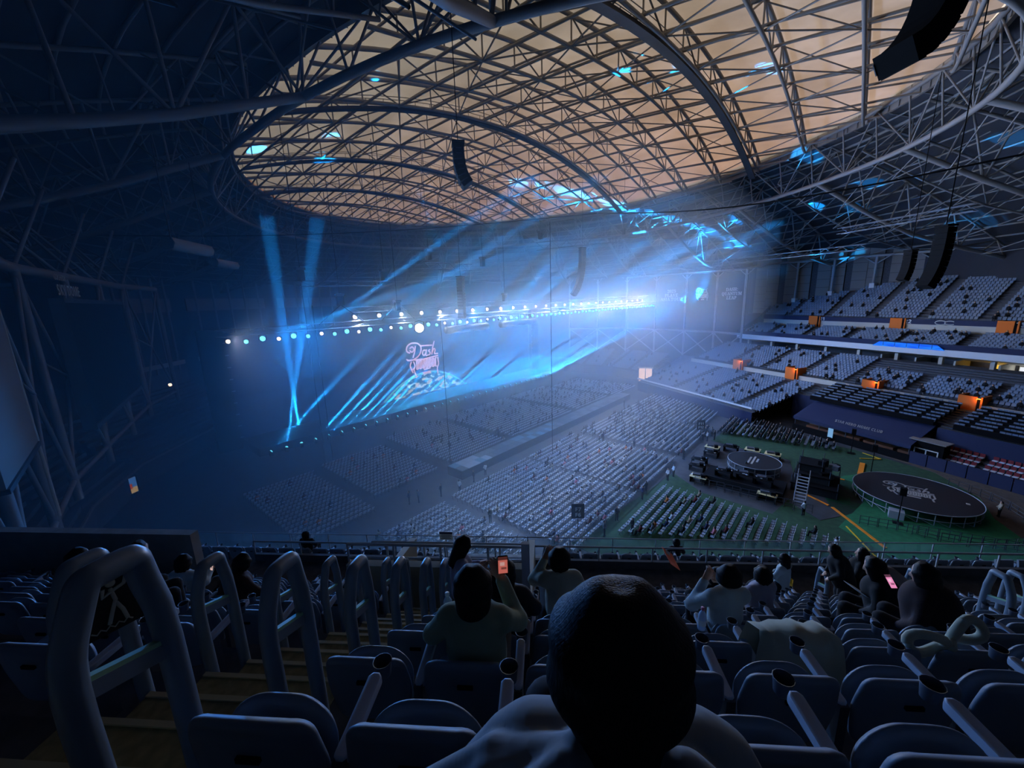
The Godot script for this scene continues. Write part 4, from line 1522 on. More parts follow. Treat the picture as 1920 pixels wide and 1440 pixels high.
func field() -> void:
	var g := setting("ground_turf")
	var tm := mat("turf", Color.WHITE, 0.95)
	grain(tm, Color(0.10, 0.22, 0.11), Color(0.17, 0.31, 0.16), 0.15, 0.03, 21)
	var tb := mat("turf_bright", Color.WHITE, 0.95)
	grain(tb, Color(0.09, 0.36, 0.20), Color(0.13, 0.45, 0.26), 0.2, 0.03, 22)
	var dm := mat("dirt", Color.WHITE, 0.95)
	grain(dm, Color(0.27, 0.23, 0.19), Color(0.36, 0.31, 0.26), 0.15, 0.03, 23)
	put("turf_area", slab(PackedVector2Array([Vector2(30, -19), Vector2(52, -16.6), Vector2(48.5, -12), Vector2(48.0, -4.6), Vector2(56, -3), Vector2(66, -5), Vector2(68, -16), Vector2(80, -15), Vector2(76, 2), Vector2(71.5, 11), Vector2(60, 16), Vector2(46, 24), Vector2(30, 20), Vector2(28, 0)]), 0.0, 0.02), tm, g)
	var disc := PackedVector2Array()
	for k in 28:
		disc.append(Vector2(59.5 + 9.8 * cos(TAU * k / 28) - 1.5, 7.5 + 8.2 * sin(TAU * k / 28)))
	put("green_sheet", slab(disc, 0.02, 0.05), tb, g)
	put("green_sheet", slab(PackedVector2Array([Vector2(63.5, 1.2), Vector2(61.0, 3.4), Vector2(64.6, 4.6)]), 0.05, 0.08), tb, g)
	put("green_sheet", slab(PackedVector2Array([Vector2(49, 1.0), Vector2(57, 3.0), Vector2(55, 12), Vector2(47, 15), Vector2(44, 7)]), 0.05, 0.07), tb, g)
	put("dirt_area", slab(PackedVector2Array([Vector2(77, 3), Vector2(72, 10), Vector2(66, 13), Vector2(60.5, 13.2), Vector2(55, 15), Vector2(48, 22), Vector2(66, 24), Vector2(74, 14)]), 0.02, 0.06), dm, g)
	put("dirt_area", slab(PackedVector2Array([Vector2(57.5, -3.5), Vector2(64.5, -2), Vector2(62.5, 1.8), Vector2(55, 3.4), Vector2(49.5, -0.5), Vector2(52, -3.5)]), 0.02, 0.05), M.floor_cover, g)
	# tape and warning strips on the floor
	for q in [["orange_strip", Vector3(53.4, 0, 0.3), Vector3(47.2, 0, 4.5), 0.30, "orange warning strip running towards the near stand"], ["orange_strip", Vector3(63.4, 0, 2.5), Vector3(70.4, 0, 2.9), 0.55, "short broad orange ramp strip beyond the large round stage"], ["orange_strip", Vector3(55.2, 0, -2.2), Vector3(53.6, 0, 0.0), 0.25, "orange warning strip beside the ladder"], ["orange_strip", Vector3(62.6, 0, -1.2), Vector3(62.5, 0, 1.2), 0.25, "thin orange strip between the two round stages"], ["yellow_strip", Vector3(75.0, 0, 2.9), Vector3(73.5, 0, 4.9), 0.16, "yellow tape chevron near the dugout, far arm"], ["yellow_strip", Vector3(72.2, 0, 2.6), Vector3(73.5, 0, 4.9), 0.16, "yellow tape chevron near the dugout, near arm"], ["yellow_strip", Vector3(49.6, 0, 1.6), Vector3(44.5, 0, 4.0), 0.12, "thin yellow cable strip on the green sheet"]]:
		var a: Vector3 = q[1]
		var b: Vector3 = q[2]
		var o := thing(q[0], q[4], "floor tape", (a + b) * 0.5 + Vector3(0, 0.1, 0))
		var n := maxi(2, int(a.distance_to(b) / 1.1))
		for k in n:
			var p := a.lerp(b, (k + 0.02) / n) - (a + b) * 0.5
			var r := a.lerp(b, (k + 0.97) / n) - (a + b) * 0.5
			beam("strip_piece", p, r, q[3], 0.06, M.orange_tape if q[0] == "orange_strip" else M.yellow, o)


var figure_meshes := []


func figure(sitting: bool) -> ArrayMesh:
	# a small far-off person in one skin each: clothes, trousers, head, hair
	var up := []
	var legs := []
	var y := 0.47 if sitting else 0.92
	up = [[Vector3(0, y, 0), Vector3(0, y + 0.46, -0.03), 0.15, 0.17], [Vector3(-0.2, y + 0.44, -0.02), Vector3(-0.24, y + 0.18, 0.06), 0.065, 0.055], [Vector3(0.2, y + 0.44, -0.02), Vector3(0.24, y + 0.18, 0.06), 0.065, 0.055], [Vector3(-0.24, y + 0.18, 0.06), Vector3(-0.1, y + 0.16, 0.26), 0.055, 0.045], [Vector3(0.24, y + 0.18, 0.06), Vector3(0.1, y + 0.16, 0.26), 0.055, 0.045]]
	for s in [-0.1, 0.1]:
		if sitting:
			legs.append([Vector3(s, 0.5, 0.02), Vector3(s, 0.5, 0.42), 0.1, 0.075])
			legs.append([Vector3(s, 0.5, 0.42), Vector3(s, 0.06, 0.46), 0.07, 0.06])
		else:
			legs.append([Vector3(s, 0.9, 0), Vector3(s, 0.48, 0.02), 0.1, 0.075])
			legs.append([Vector3(s, 0.48, 0.02), Vector3(s, 0.06, 0.0), 0.07, 0.06])
		legs.append([Vector3(s, 0.06, 0.46 if sitting else 0.0), Vector3(s, 0.05, 0.6 if sitting else 0.14), 0.05, 0.04])
	var hd := [[Vector3(0, y + 0.55, 0), Vector3(0, y + 0.66, 0.02), 0.06, 0.09], [Vector3(0, y + 0.7, 0.01), Vector3(0, y + 0.76, 0), 0.095, 0.09]]
	var hr := [[Vector3(0, y + 0.74, -0.03), Vector3(0, y + 0.79, -0.02), 0.105, 0.09], [Vector3(0, y + 0.7, -0.06), Vector3(0, y + 0.54, -0.08), 0.09, 0.06]]
	var I := Transform3D()
	return join([[sdf(up, 0.055, 0.06), I, M.cloth_a], [sdf(legs, 0.055, 0.04), I, M.trousers], [sdf(hd, 0.05, 0.04), I, M.skin], [sdf(hr, 0.05, 0.04), I, M.hair]])


func person_at(called: String, label: String, xf: Transform3D, sitting: bool, top: Material, group: String) -> void:
	var o := put(called, figure_meshes[0 if sitting else 1], null, self, xf)
	o.set_surface_override_material(0, top)
	tag(o, label, "person", group)


var floor_chairs := []      # [distance, transform, block, row]
var tops := []
var top_names := ["black", "white", "grey", "pink", "orange", "navy", "beige", "dark red"]


func block(name_: String, x0: float, x1: float, z0: float, z1: float, pitch: float, fill: float, l0 := 0.0, l1 := 0.0) -> void:
	# rows along x facing the stage, from z0 (front) to z1 (rear); l0, l1: how far each end moves in by the last row
	var n := int((z1 - z0) / pitch) + 1
	for r in n:
		var z := z0 + pitch * r
		var t := float(r) / maxi(1, n - 1)
		var x := x0 + l0 * t
		while x < x1 + l1 * t:
			var at := Vector3(x + rng.randf_range(-0.015, 0.015), 0.03, z + rng.randf_range(-0.02, 0.02))
			var xf := Transform3D(Basis(Vector3.UP, PI + rng.randf_range(-0.05, 0.05)), at)
			floor_chairs.append([at.distance_to(EYE), xf, name_, r])
			if rng.randf() < fill:
				seated.append([at.distance_to(EYE), xf.translated(Vector3(0, 0, 0.02)), name_])
			x += 0.53


var seated := []


func floor_seats() -> void:
	mat("chair_seat", Color(0.50, 0.52, 0.54), 0.5)
	mat("skin", Color(0.72, 0.55, 0.45), 0.6)
	mat("hair", Color(0.05, 0.04, 0.04), 0.55)
	mat("trousers", Color(0.07, 0.07, 0.09), 0.9)
	var cs := [Color(0.06, 0.06, 0.07), Color(0.78, 0.78, 0.78), Color(0.36, 0.37, 0.40), Color(0.80, 0.45, 0.48), Color(0.80, 0.42, 0.18), Color(0.10, 0.13, 0.25), Color(0.62, 0.55, 0.45), Color(0.36, 0.08, 0.09)]
	for i in 8:
		tops.append(mat("cloth_" + "abcdefgh"[i], cs[i], 0.95))
	figure_meshes = [figure(true), figure(false)]
	# the folding chair: pale seat and back on a dark frame
	var I := Transform3D()
	var sc := func(c: Vector3, s: Vector3, t := Basis()) -> Transform3D: return Transform3D(Basis(t.x * s.x, t.y * s.y, t.z * s.z), c)
	var parts := [[box_mesh, sc.call(Vector3(0, 0.45, 0), Vector3(0.38, 0.035, 0.34), Basis(Vector3.RIGHT, -0.06)), M.chair_seat], [box_mesh, sc.call(Vector3(0, 0.72, -0.22), Vector3(0.37, 0.16, 0.03), Basis(Vector3.RIGHT, -0.2)), M.chair_white]]
	for s in [-1, 1]:
		parts.append([rod_mesh, Transform3D(Basis.from_scale(Vector3(0.014, 0.9, 0.014)).rotated(Vector3.RIGHT, -0.28), Vector3(0.2 * s, 0.42, -0.09)), M.seat_dark])
		parts.append([rod_mesh, Transform3D(Basis.from_scale(Vector3(0.014, 0.56, 0.014)).rotated(Vector3.RIGHT, 0.62), Vector3(0.2 * s, 0.23, -0.02)), M.seat_dark])
	var chair := join(parts)
	# ten blocks either side of the runway, mirrored about the middle line
	block("the front block nearest the near stand", 12.4, 20.9, -57.0, -40.2, 0.92, 0.05, 0.4, 0.0)
	block("the front block left of the runway end", 22.9, 32.6, -58.2, -42.6, 0.92, 0.06)
	block("the second front block", 35.5, 47.6, -61.0, -43.4, 0.92, 0.08)
	block("the centre front block", 49.6, 68.6, -62.0, -43.4, 0.92, 0.12)
	block("the far front block", 70.6, 84.0, -62.0, -43.4, 0.92, 0.16)
	block("the farthest front block", 86.0, 98.0, -60.0, -42.0, 0.92, 0.18)
	block("the near rear corner block", 18.2, 26.9, -34.8, -21.6, 0.86, 0.09, 5.0, 0.3)
	block("the near rear block", 28.8, 42.6, -35.3, -18.0, 0.86, 0.07)
	block("the middle rear block", 43.9, 56.2, -35.3, -18.0, 0.86, 0.10)
	block("the rear block behind the centre", 58.6, 72.4, -34.9, -17.6, 0.86, 0.22)
	block("the far rear block", 74.0, 90.5, -34.6, -18.4, 0.86, 0.25)
	block("the tapering near side block", 34.3, 47.0, -15.9, 0.9, 0.84, 0.11, 10.0, -1.6)
	block("the tapering far side block", 72.3, 85.4, -15.6, 0.2, 0.84, 0.3, 1.2, -10.0)
	floor_chairs.sort_custom(func(a, b): return a[0] < b[0])
	var rest := []
	for i in floor_chairs.size():
		var q: Array = floor_chairs[i]
		if i < 300:
			var o := put("folding_chair", chair, null, self, q[1])
			tag(o, "white folding chair, %s row of %s" % [ordinal(q[3] + 1), q[2]], "chair", "folding chairs of " + q[2])
		else:
			rest.append(q[1])
	many("folding_chairs", chair, rest, null, "thousands of white folding chairs in blocks on the hazy floor", "chairs")
	seated.sort_custom(func(a, b): return a[0] < b[0])
	var far_people := []
	for i in seated.size():
		var k := rng.randi() % 8
		if i < 170:
			person_at("person", "seated person in a %s top in %s" % [top_names[k], seated[i][2]], seated[i][1].translated_local(Vector3(0, 0, 0.0)), true, tops[k], "seated people in " + seated[i][2])
		else:
			far_people.append(seated[i][1])
	# people standing in the gangways and round the stages
	var st := [[36.4, -17.3, "in the gangway beside the tapering near block"], [35.2, -15.0, "at the corner of the tapering near block"], [33.0, -17.0, "where the gangway opens to the near stand"], [42.5, -17.0, "halfway along the gangway"], [44.0, -17.2, "halfway along the gangway, in pairs"], [50.8, -16.2, "by the control desks"], [49.2, -16.4, "by the control desks, arms folded"], [28.2, -37.0, "by the runway's near corner"], [25.5, -38.0, "by the green lit gangway"], [24.6, -38.6, "by the green lit gangway, bent over"], [33.5, -36.6, "under the runway's near end"], [36.0, -36.9, "beside the runway skirt"], [30.4, -36.0, "leaning on the barrier by the runway"], [57.3, -17.0, "between the rear blocks"], [58.2, -25.0, "in the rear gangway"], [57.2, -30.0, "deep in the rear gangway"], [66.0, -16.8, "beyond the control desks"], [67.2, -16.4, "beyond the control desks, carrying a crate"], [68.4, -15.6, "at the corner of the far side block"], [69.2, -17.2, "in a cluster past the control desks"], [70.0, -16.4, "in a cluster past the control desks"], [70.6, -17.4, "in a cluster past the control desks"], [61.2, 13.6, "in pale overalls beside the large round stage"], [49.5, -2.0, "alone on the turf by the ladder"], [57.4, -9.0, "at the edge of the small round stage"], [27.7, -28.0, "between the near rear blocks"], [34.2, -41.9, "at the end of the front block"], [48.6, -46.0, "between the front blocks"], [69.6, -48.0, "between the far front blocks"], [85.0, -44.0, "between the farthest blocks"], [79.0, -36.5, "behind the runway's far half"]]
	for i in st.size():
		var q: Array = st[i]
		var k: int = 1 if i in [22, 6, 12] else [0, 0, 2, 5, 0, 1][i % 6]
		person_at("person", "small standing person in %s %s" % [top_names[k], q[2]], Transform3D(Basis(Vector3.UP, rng.randf() * TAU), Vector3(q[0], 0.05, q[1])), false, tops[k] if i != 22 else tops[6], "staff standing on the floor")
	for x in crowd:
		far_people.append(x)
	many("seated_crowd", figure_meshes[0], far_people, null, "scattered dark seated spectators in the far stands and rear floor blocks", "crowd")


func round_stage(label: String, at: Vector3, r: float, h: float) -> Node3D:
	var o := thing("round_stage", label, "stage", at)
	put("stage_top", lathe(PackedVector2Array([Vector2(0, h), Vector2(r - 0.05, h), Vector2(r, h - 0.04), Vector2(r, h - 0.14), Vector2(r - 0.2, h - 0.16), Vector2(0, h - 0.16)]), 56), mat("stage_cloth", Color(0.075, 0.075, 0.085), 0.55) if not M.has("stage_cloth") else M.stage_cloth, o)
	var ring := PackedVector3Array()
	var ring2 := PackedVector3Array()
	for k in 56:
		var a := TAU * k / 56
		ring.append(Vector3(cos(a) * (r + 0.05), h - 0.02, sin(a) * (r + 0.05)))
		ring2.append(Vector3(cos(a) * (r + 0.02), h * 0.45, sin(a) * (r + 0.02)))
	put("rim", sweep(ring, 0.045, 5, true), M.pale_steel, o)
	put("lower_rim", sweep(ring2, 0.04, 5, true), M.pale_steel, o)
	var n := int(r * 5)
	for k in n:
		var a := TAU * k / n
		rod("leg", Vector3(cos(a) * (r - 0.05), 0, sin(a) * (r - 0.05)), Vector3(cos(a) * (r - 0.05), h - 0.14, sin(a) * (r - 0.05)), 0.04, M.pale_steel, o)
		var b := TAU * (k + 1) / n
		rod("leg_brace", Vector3(cos(a) * (r - 0.05), 0.05, sin(a) * (r - 0.05)), Vector3(cos(b) * (r - 0.05), h * 0.45, sin(b) * (r - 0.05)), 0.02, M.pale_steel, o)
	return o


func barrier(label: String, a: Vector3, b: Vector3, group: String, m: Material) -> void:
	var o := thing("crowd_barrier", label, "barrier", (a + b) * 0.5, group)
	var p := a - (a + b) * 0.5
	var q := b - (a + b) * 0.5
	for y in [0.25, 0.62, 1.02]:
		rod("rail", p + Vector3(0, y, 0), q + Vector3(0, y, 0), 0.025, m, o)
	for k in 3:
		var w := p.lerp(q, k / 2.0)
		rod("post", w, w + Vector3(0, 1.04, 0), 0.03, m, o)
	var z := (q - p).normalized()
	for w: Vector3 in [p, q]:
		beam("foot", w - Vector3(-z.z, 0, z.x) * 0.3 + Vector3(0, 0.03, 0), w + Vector3(-z.z, 0, z.x) * 0.3 + Vector3(0, 0.03, 0), 0.06, 0.05, m, o)


func centre_stages() -> void:
	var b := round_stage("small black round stage inside the control area", Vector3(59.2, 0, -8.4), 3.1, 1.5)
	var lm := mat("stage_print", Color(0.62, 0.60, 0.56), 0.6)
	var turn := Basis(Vector3.RIGHT, -PI / 2).rotated(Vector3.UP, PI / 2 + 0.05)
	for i in 3:
		box("print_bar", Vector3(-0.2 + 0.15 * i, 1.515, -0.5 + 0.45 * i), Vector3([2.4, 3.0, 1.3][i], 0.01, 0.22), lm, b)
	var c := round_stage("large black round stage with the pale tour logo, on green turf", Vector3(60.0, 0, 7.1), 5.2, 1.35)
	put("printed_logo", logo_mesh(), lm, c, Transform3D(Basis(Vector3(0, 0, 1) * 4.2, Vector3(1, 0, 0) * 3.9, Vector3(0, -1, 0)).orthonormalized() * Basis.from_scale(Vector3(4.2, 3.9, 1)), Vector3(-2.0, 1.37, -2.6)))
	box("print_mark", Vector3(-0.4, 1.365, 4.0), Vector3(0.4, 0.01, 0.3), lm, c)
	box("stair_block", Vector3(-5.2, 0.45, -1.6), Vector3(0.9, 0.9, 1.2), M.pale_steel, c)
	# desks, consoles and racks of the control area
	var paper := mat("desk_cream", Color(0.78, 0.70, 0.48), 0.7)
	var bd := thing("control_platform", "low black control platform beside the small round stage", "platform", Vector3(54.0, 0, -8.6))
	box("platform_deck", Vector3(-0.2, 0.35, 0), Vector3(4.4, 0.7, 8.8), M.black, bd)
	box("drape_skirt", Vector3(-2.45, 0.55, 0), Vector3(0.08, 1.1, 8.9), M.black_cloth, bd)
	box("drape_skirt", Vector3(2.05, 0.36, 0), Vector3(0.06, 0.7, 8.8), M.black_cloth, bd)
	var dk := [[51.4, -13.2, 0.2, true, "at the near left corner"], [51.3, -5.6, 0.3, true, "at the near right corner"], [63.2, -14.6, 0.0, true, "behind the small round stage, cream topped"], [61.2, -14.2, 0.1, false, "left of the cream desk"], [65.0, -12.4, 0.1, false, "right of the cream desk, full of boxes"], [65.4, -9.6, 0.1, true, "far right of the small round stage"], [65.2, -7.0, 0.0, true, "at the far end of the control area"], [55.0, -14.4, 0.3, false, "by the left gangway"], [57.4, -14.8, 0.2, false, "second by the left gangway"], [53.6, -10.8, 0.7, false, "on the platform, left"], [54.0, -8.4, 0.7, false, "on the platform, middle"], [53.8, -6.4, 0.7, false, "on the platform, right"]]
	for q in dk:
		var y := 0.7 if q[2] == 0.7 else 0.0
		var o := thing("mixing_desk", "small equipment desk of the control area %s" % q[4], "desk", Vector3(q[0], y, q[1]), "desks of the control area")
		box("desk_top", Vector3(0, 0.78, 0), Vector3(1.5, 0.06, 2.0), paper if q[3] else M.black, o)
		for s in [-1, 1]:
			box("desk_side", Vector3(0, 0.38, 0.9 * s), Vector3(1.3, 0.76, 0.06), M.black, o)
		box("console", Vector3(0.1, 0.92, -0.3), Vector3(0.7, 0.22, 0.9), M.dark_steel, o, Basis(Vector3.UP, 0.2))
		box("flight_case", Vector3(-0.2, 1.0, 0.55), Vector3(0.5, 0.38, 0.5), M.black, o, Basis(Vector3.UP, 0.4))
		for k in 5:
			box("paper_sheet", Vector3(rng.randf_range(-0.6, 0.6), 0.83 + 0.004 * k, rng.randf_range(-0.85, 0.85)), Vector3(0.3, 0.02, 0.22), M.white_paint if k % 2 else M.cream, o, Basis(Vector3.UP, rng.randf() * 3.0))
	var tw := thing("camera_tower", "dark stepped camera scaffold crowded with equipment cases", "scaffold", Vector3(58.2, 0, -1.6))
	for l in 3:
		box("scaffold_deck", Vector3(0.5 * l, 1.0 + 0.9 * l, -0.3 * l), Vector3(5.2 - 1.2 * l, 0.15, 4.6 - 1.1 * l), M.black, tw)
		for q in [[-1, -1], [1, -1], [1, 1], [-1, 1]]:
			var p := Vector3(0.5 * l + (2.5 - 0.6 * l) * q[0], 0, -0.3 * l + (2.2 - 0.55 * l) * q[1])
			rod("scaffold_post", p, p + Vector3(0, 2.0 + 0.9 * l, 0), 0.05, M.dark_steel, tw)
			rod("scaffold_brace", p, p + Vector3(-1.4 * q[0], 1.0 + 0.9 * l, 0), 0.03, M.dark_steel, tw)
		box("skirt", Vector3(0.5 * l, 0.5 + 0.45 * l, -0.3 * l), Vector3(5.0 - 1.2 * l, 0.95 + 0.9 * l, 4.4 - 1.1 * l), M.black_cloth, tw)
	for k in 14:
		box("equipment_case", Vector3(rng.randf_range(-2.0, 2.4), 1.35 + rng.randf_range(0.0, 1.9), rng.randf_range(-1.8, 1.8)), Vector3(0.7, 0.55, 0.6), [M.black, M.dark_steel, M.dark_concrete][k % 3], tw, Basis(Vector3.UP, rng.randf() * 3.0))
	var ld := thing("access_ladder", "pale metal access ladder leaning on the dark scaffold", "ladder", Vector3(53.2, 0, -2.6))
	for s in [-1, 1]:
		rod("stringer", Vector3(-0.9, 0, 0.55 * s), Vector3(1.4, 2.6, 0.55 * s), 0.06, M.pale_steel, ld)
		rod("handrail", Vector3(-0.9, 0.9, 0.55 * s), Vector3(1.4, 3.4, 0.55 * s), 0.03, M.pale_steel, ld)
	for k in 9:
		var t := (k + 0.5) / 9.0
		box("tread", Vector3(lerpf(-0.9, 1.4, t), 2.6 * t, 0), Vector3(0.22, 0.04, 1.1), M.pale_steel, ld)
	for k in 7:
		barrier("silver crowd barrier in front of the control platform, %s from the gangway" % ordinal(k + 1), Vector3(50.4, 0, -13.4 + 1.75 * k), Vector3(50.6, 0, -11.8 + 1.75 * k), "barriers before the control platform", M.dark_steel)
	for k in 12:
		var a := 0.2 + PI * k / 13.0
		var a2 := 0.2 + PI * (k + 0.9) / 13.0
		barrier("dark crowd barrier round the large stage, %s along the curve" % ordinal(k + 1), Vector3(60.0 + 8.4 * sin(a - PI / 2.0 + 0.2) * -1.0, 0, 7.6 + 8.0 * cos(a - PI / 2.0 + 0.2)), Vector3(60.0 + 8.4 * sin(a2 - PI / 2.0 + 0.2) * -1.0, 0, 7.6 + 8.0 * cos(a2 - PI / 2.0 + 0.2)), "barriers round the large stage", M.dark_steel)
	for k in 8:
		barrier("dark crowd barrier on the near turf, %s from the orange strip" % ordinal(k + 1), Vector3(51.0 + 0.35 * k, 0, 2.6 + 1.45 * k), Vector3(51.3 + 0.35 * k, 0, 3.95 + 1.45 * k), "barriers on the near turf", M.dark_steel)
	for q in [[64.9, 3.6, 4.2, "tall dark speaker pole beyond the large round stage"], [53.5, 5.6, 3.6, "thin dark pole before the large round stage"], [74.0, 1.6, 3.4, "dark pole with a box head near the dugout"]]:
		var o := thing("light_pole", q[3], "pole", Vector3(q[0], 0, q[1]), "poles on the turf")
		rod("shaft", Vector3.ZERO, Vector3(0, q[2], 0), 0.05, M.black, o)
		box("head_box", Vector3(0, q[2], 0), Vector3(0.5, 0.8, 0.5), M.black, o)
		box("foot_plate", Vector3(0, 0.05, 0), Vector3(0.8, 0.1, 0.8), M.black, o)
	var ex := thing("lit_exit", "bright pale exit doorway at the far side of the floor", "doorway", Vector3(104.6, 0, -42.4))
	var q := Basis(Vector3.UP, -1.25)
	var dg := glow("exit_door_glow", Color(1.0, 0.82, 0.66), 1.1)
	for i in 2:
		box("door_panel", q * Vector3(-0.9 + 1.8 * i, 2.3, 0), Vector3(1.6, 3.8, 0.1), dg, ex, q)
	box("door_head", q * Vector3(0, 4.4, 0), Vector3(4.0, 0.4, 0.3), M.cream, ex, q)
	box("door_step", q * Vector3(0, 0.2, 0), Vector3(4.0, 0.4, 0.6), M.dark_concrete, ex, q)
	var l := OmniLight3D.new()
	l.name = "exit_light"
	l.light_color = Color(1.0, 0.82, 0.66)
	l.light_energy = 6.0
	l.light_size = 0.5
	l.omni_range = 100.0
	l.shadow_enabled = true
	ex.add_child(l)
	l.position = q * Vector3(0, 2.3, 1.2)
	for k in 2:
		var o := thing("block_sign", "dark hanging board with pale block lettering, %s" % ["near the control desks" if k == 0 else "over the near rear block"][0], "sign", [Vector3(66.8, 0, -17.4), Vector3(31.5, 0, -19.2)][k])
		rod("pole", Vector3.ZERO, Vector3(0, 3.4, 0), 0.04, M.black, o)
		box("board", Vector3(0, 2.8, 0), Vector3(0.1, 1.6, 1.3), M.black, o, Basis(Vector3.UP, 0.7))
		for j in 2:
			words("lettering", ["F11", "F12"][j] if k == 0 else ["F7", "F6"][j], 0.42, 0.02, M.white_paint, o, Transform3D(Basis(Vector3.UP, 0.7 - PI / 2), Vector3(0, 3.0 - 0.6 * j, 0) + Basis(Vector3.UP, 0.7 - PI / 2) * Vector3(0, 0, 0.07)))


var seat_proto: Node3D
var near_spots := []


func make_seat() -> Node3D:
	var o := Node3D.new()
	var bk := plate(round_poly(PackedVector2Array([Vector2(-0.22, 0.36), Vector2(0.22, 0.36), Vector2(0.265, 0.62), Vector2(0.235, 0.85), Vector2(-0.235, 0.85), Vector2(-0.265, 0.62)]), 0.075, 5), 0.055, 0.02, 0.3)
	put("backrest", bk, M.seat_blue, o, Transform3D(Basis(Vector3.RIGHT, -0.12), Vector3(0, 0.0, 0.07)))
	var pn := plate(round_poly(PackedVector2Array([Vector2(-0.22, 0), Vector2(0.22, 0), Vector2(0.235, 0.3), Vector2(0.12, 0.4), Vector2(-0.12, 0.4), Vector2(-0.235, 0.3)]), 0.09, 5), 0.05, 0.02, -0.25)
	put("seat_pan", pn, M.seat_blue, o, Transform3D(Basis(Vector3.RIGHT, 0.10), Vector3(0, 0.355, 0.115)))
	var ar := plate(round_poly(PackedVector2Array([Vector2(-0.18, -0.02), Vector2(0.17, -0.02), Vector2(0.17, 0.03), Vector2(-0.18, 0.02)]), 0.015, 3), 0.055, 0.015)
	put("armrest", ar, M.arm_grey, o, Transform3D(Basis(Vector3.UP, -PI / 2), Vector3(-0.30, 0.62, 0.19)))
	var cup := lathe(PackedVector2Array([Vector2(0.0, -0.045), Vector2(0.034, -0.045), Vector2(0.041, 0.025), Vector2(0.045, 0.03), Vector2(0.040, 0.03), Vector2(0.033, -0.038), Vector2(0.0, -0.038)]), 14)
	put("cup_holder", cup, M.cup_grey, o, Transform3D(Basis(), Vector3(-0.30, 0.61, 0.42)))
	put("support_leg", box_mesh, M.seat_dark, o, Transform3D(Basis.from_scale(Vector3(0.05, 0.46, 0.12)), Vector3(-0.30, 0.4, 0.06)))
	put("back_slot", box_mesh, M.black, o, Transform3D(Basis.from_scale(Vector3(0.09, 0.022, 0.02)), Vector3(0, 0.70, -0.045)))
	return o


func seat_at(s: float, t: float, y: float, label: String, group: String) -> void:
	near_spots.append([s + absf(t) * 0.3, Transform3D(Basis(-RT, Vector3.UP, FW), sp(s, t, y)), label, group])


func hoop(label: String, s: float, t: float, y: float, strip := true) -> void:
	var o := thing("stair_handrail", label, "handrail", sp(s, t, y), "hoop handrails of the stairs")
	var path := PackedVector3Array()
	var c := Curve3D.new()
	for q in [[-0.16, -0.25, 0.0, 0.2], [-0.165, 0.62, 0.0, 0.2], [-0.10, 0.97, 0.05, 0.1], [0.03, 1.06, 0.1, -0.01], [0.125, 0.93, 0.02, -0.12], [0.155, 0.62, 0.0, -0.2], [0.155, -0.45, 0.0, -0.2]]:
		var d: Vector3 = FW * q[2] + Vector3(0, q[3], 0)
		c.add_point(FW * q[0] + Vector3(0, q[1], 0), -d, d)
	path = c.tessellate(4, 5.0)
	put("tube", sweep(path, 0.046, 12), M.rail_paint, o)
	beam("cross_bar", FW * -0.155 + Vector3(0, 0.72, 0), FW * 0.15 + Vector3(0, 0.60, 0), 0.035, 0.06, M.rail_paint, o)
	if strip:
		beam("reflective_strip", FW * -0.14 + Vector3(0, 0.755, 0), FW * 0.14 + Vector3(0, 0.645, 0), 0.03, 0.02, M.pale_green, o)


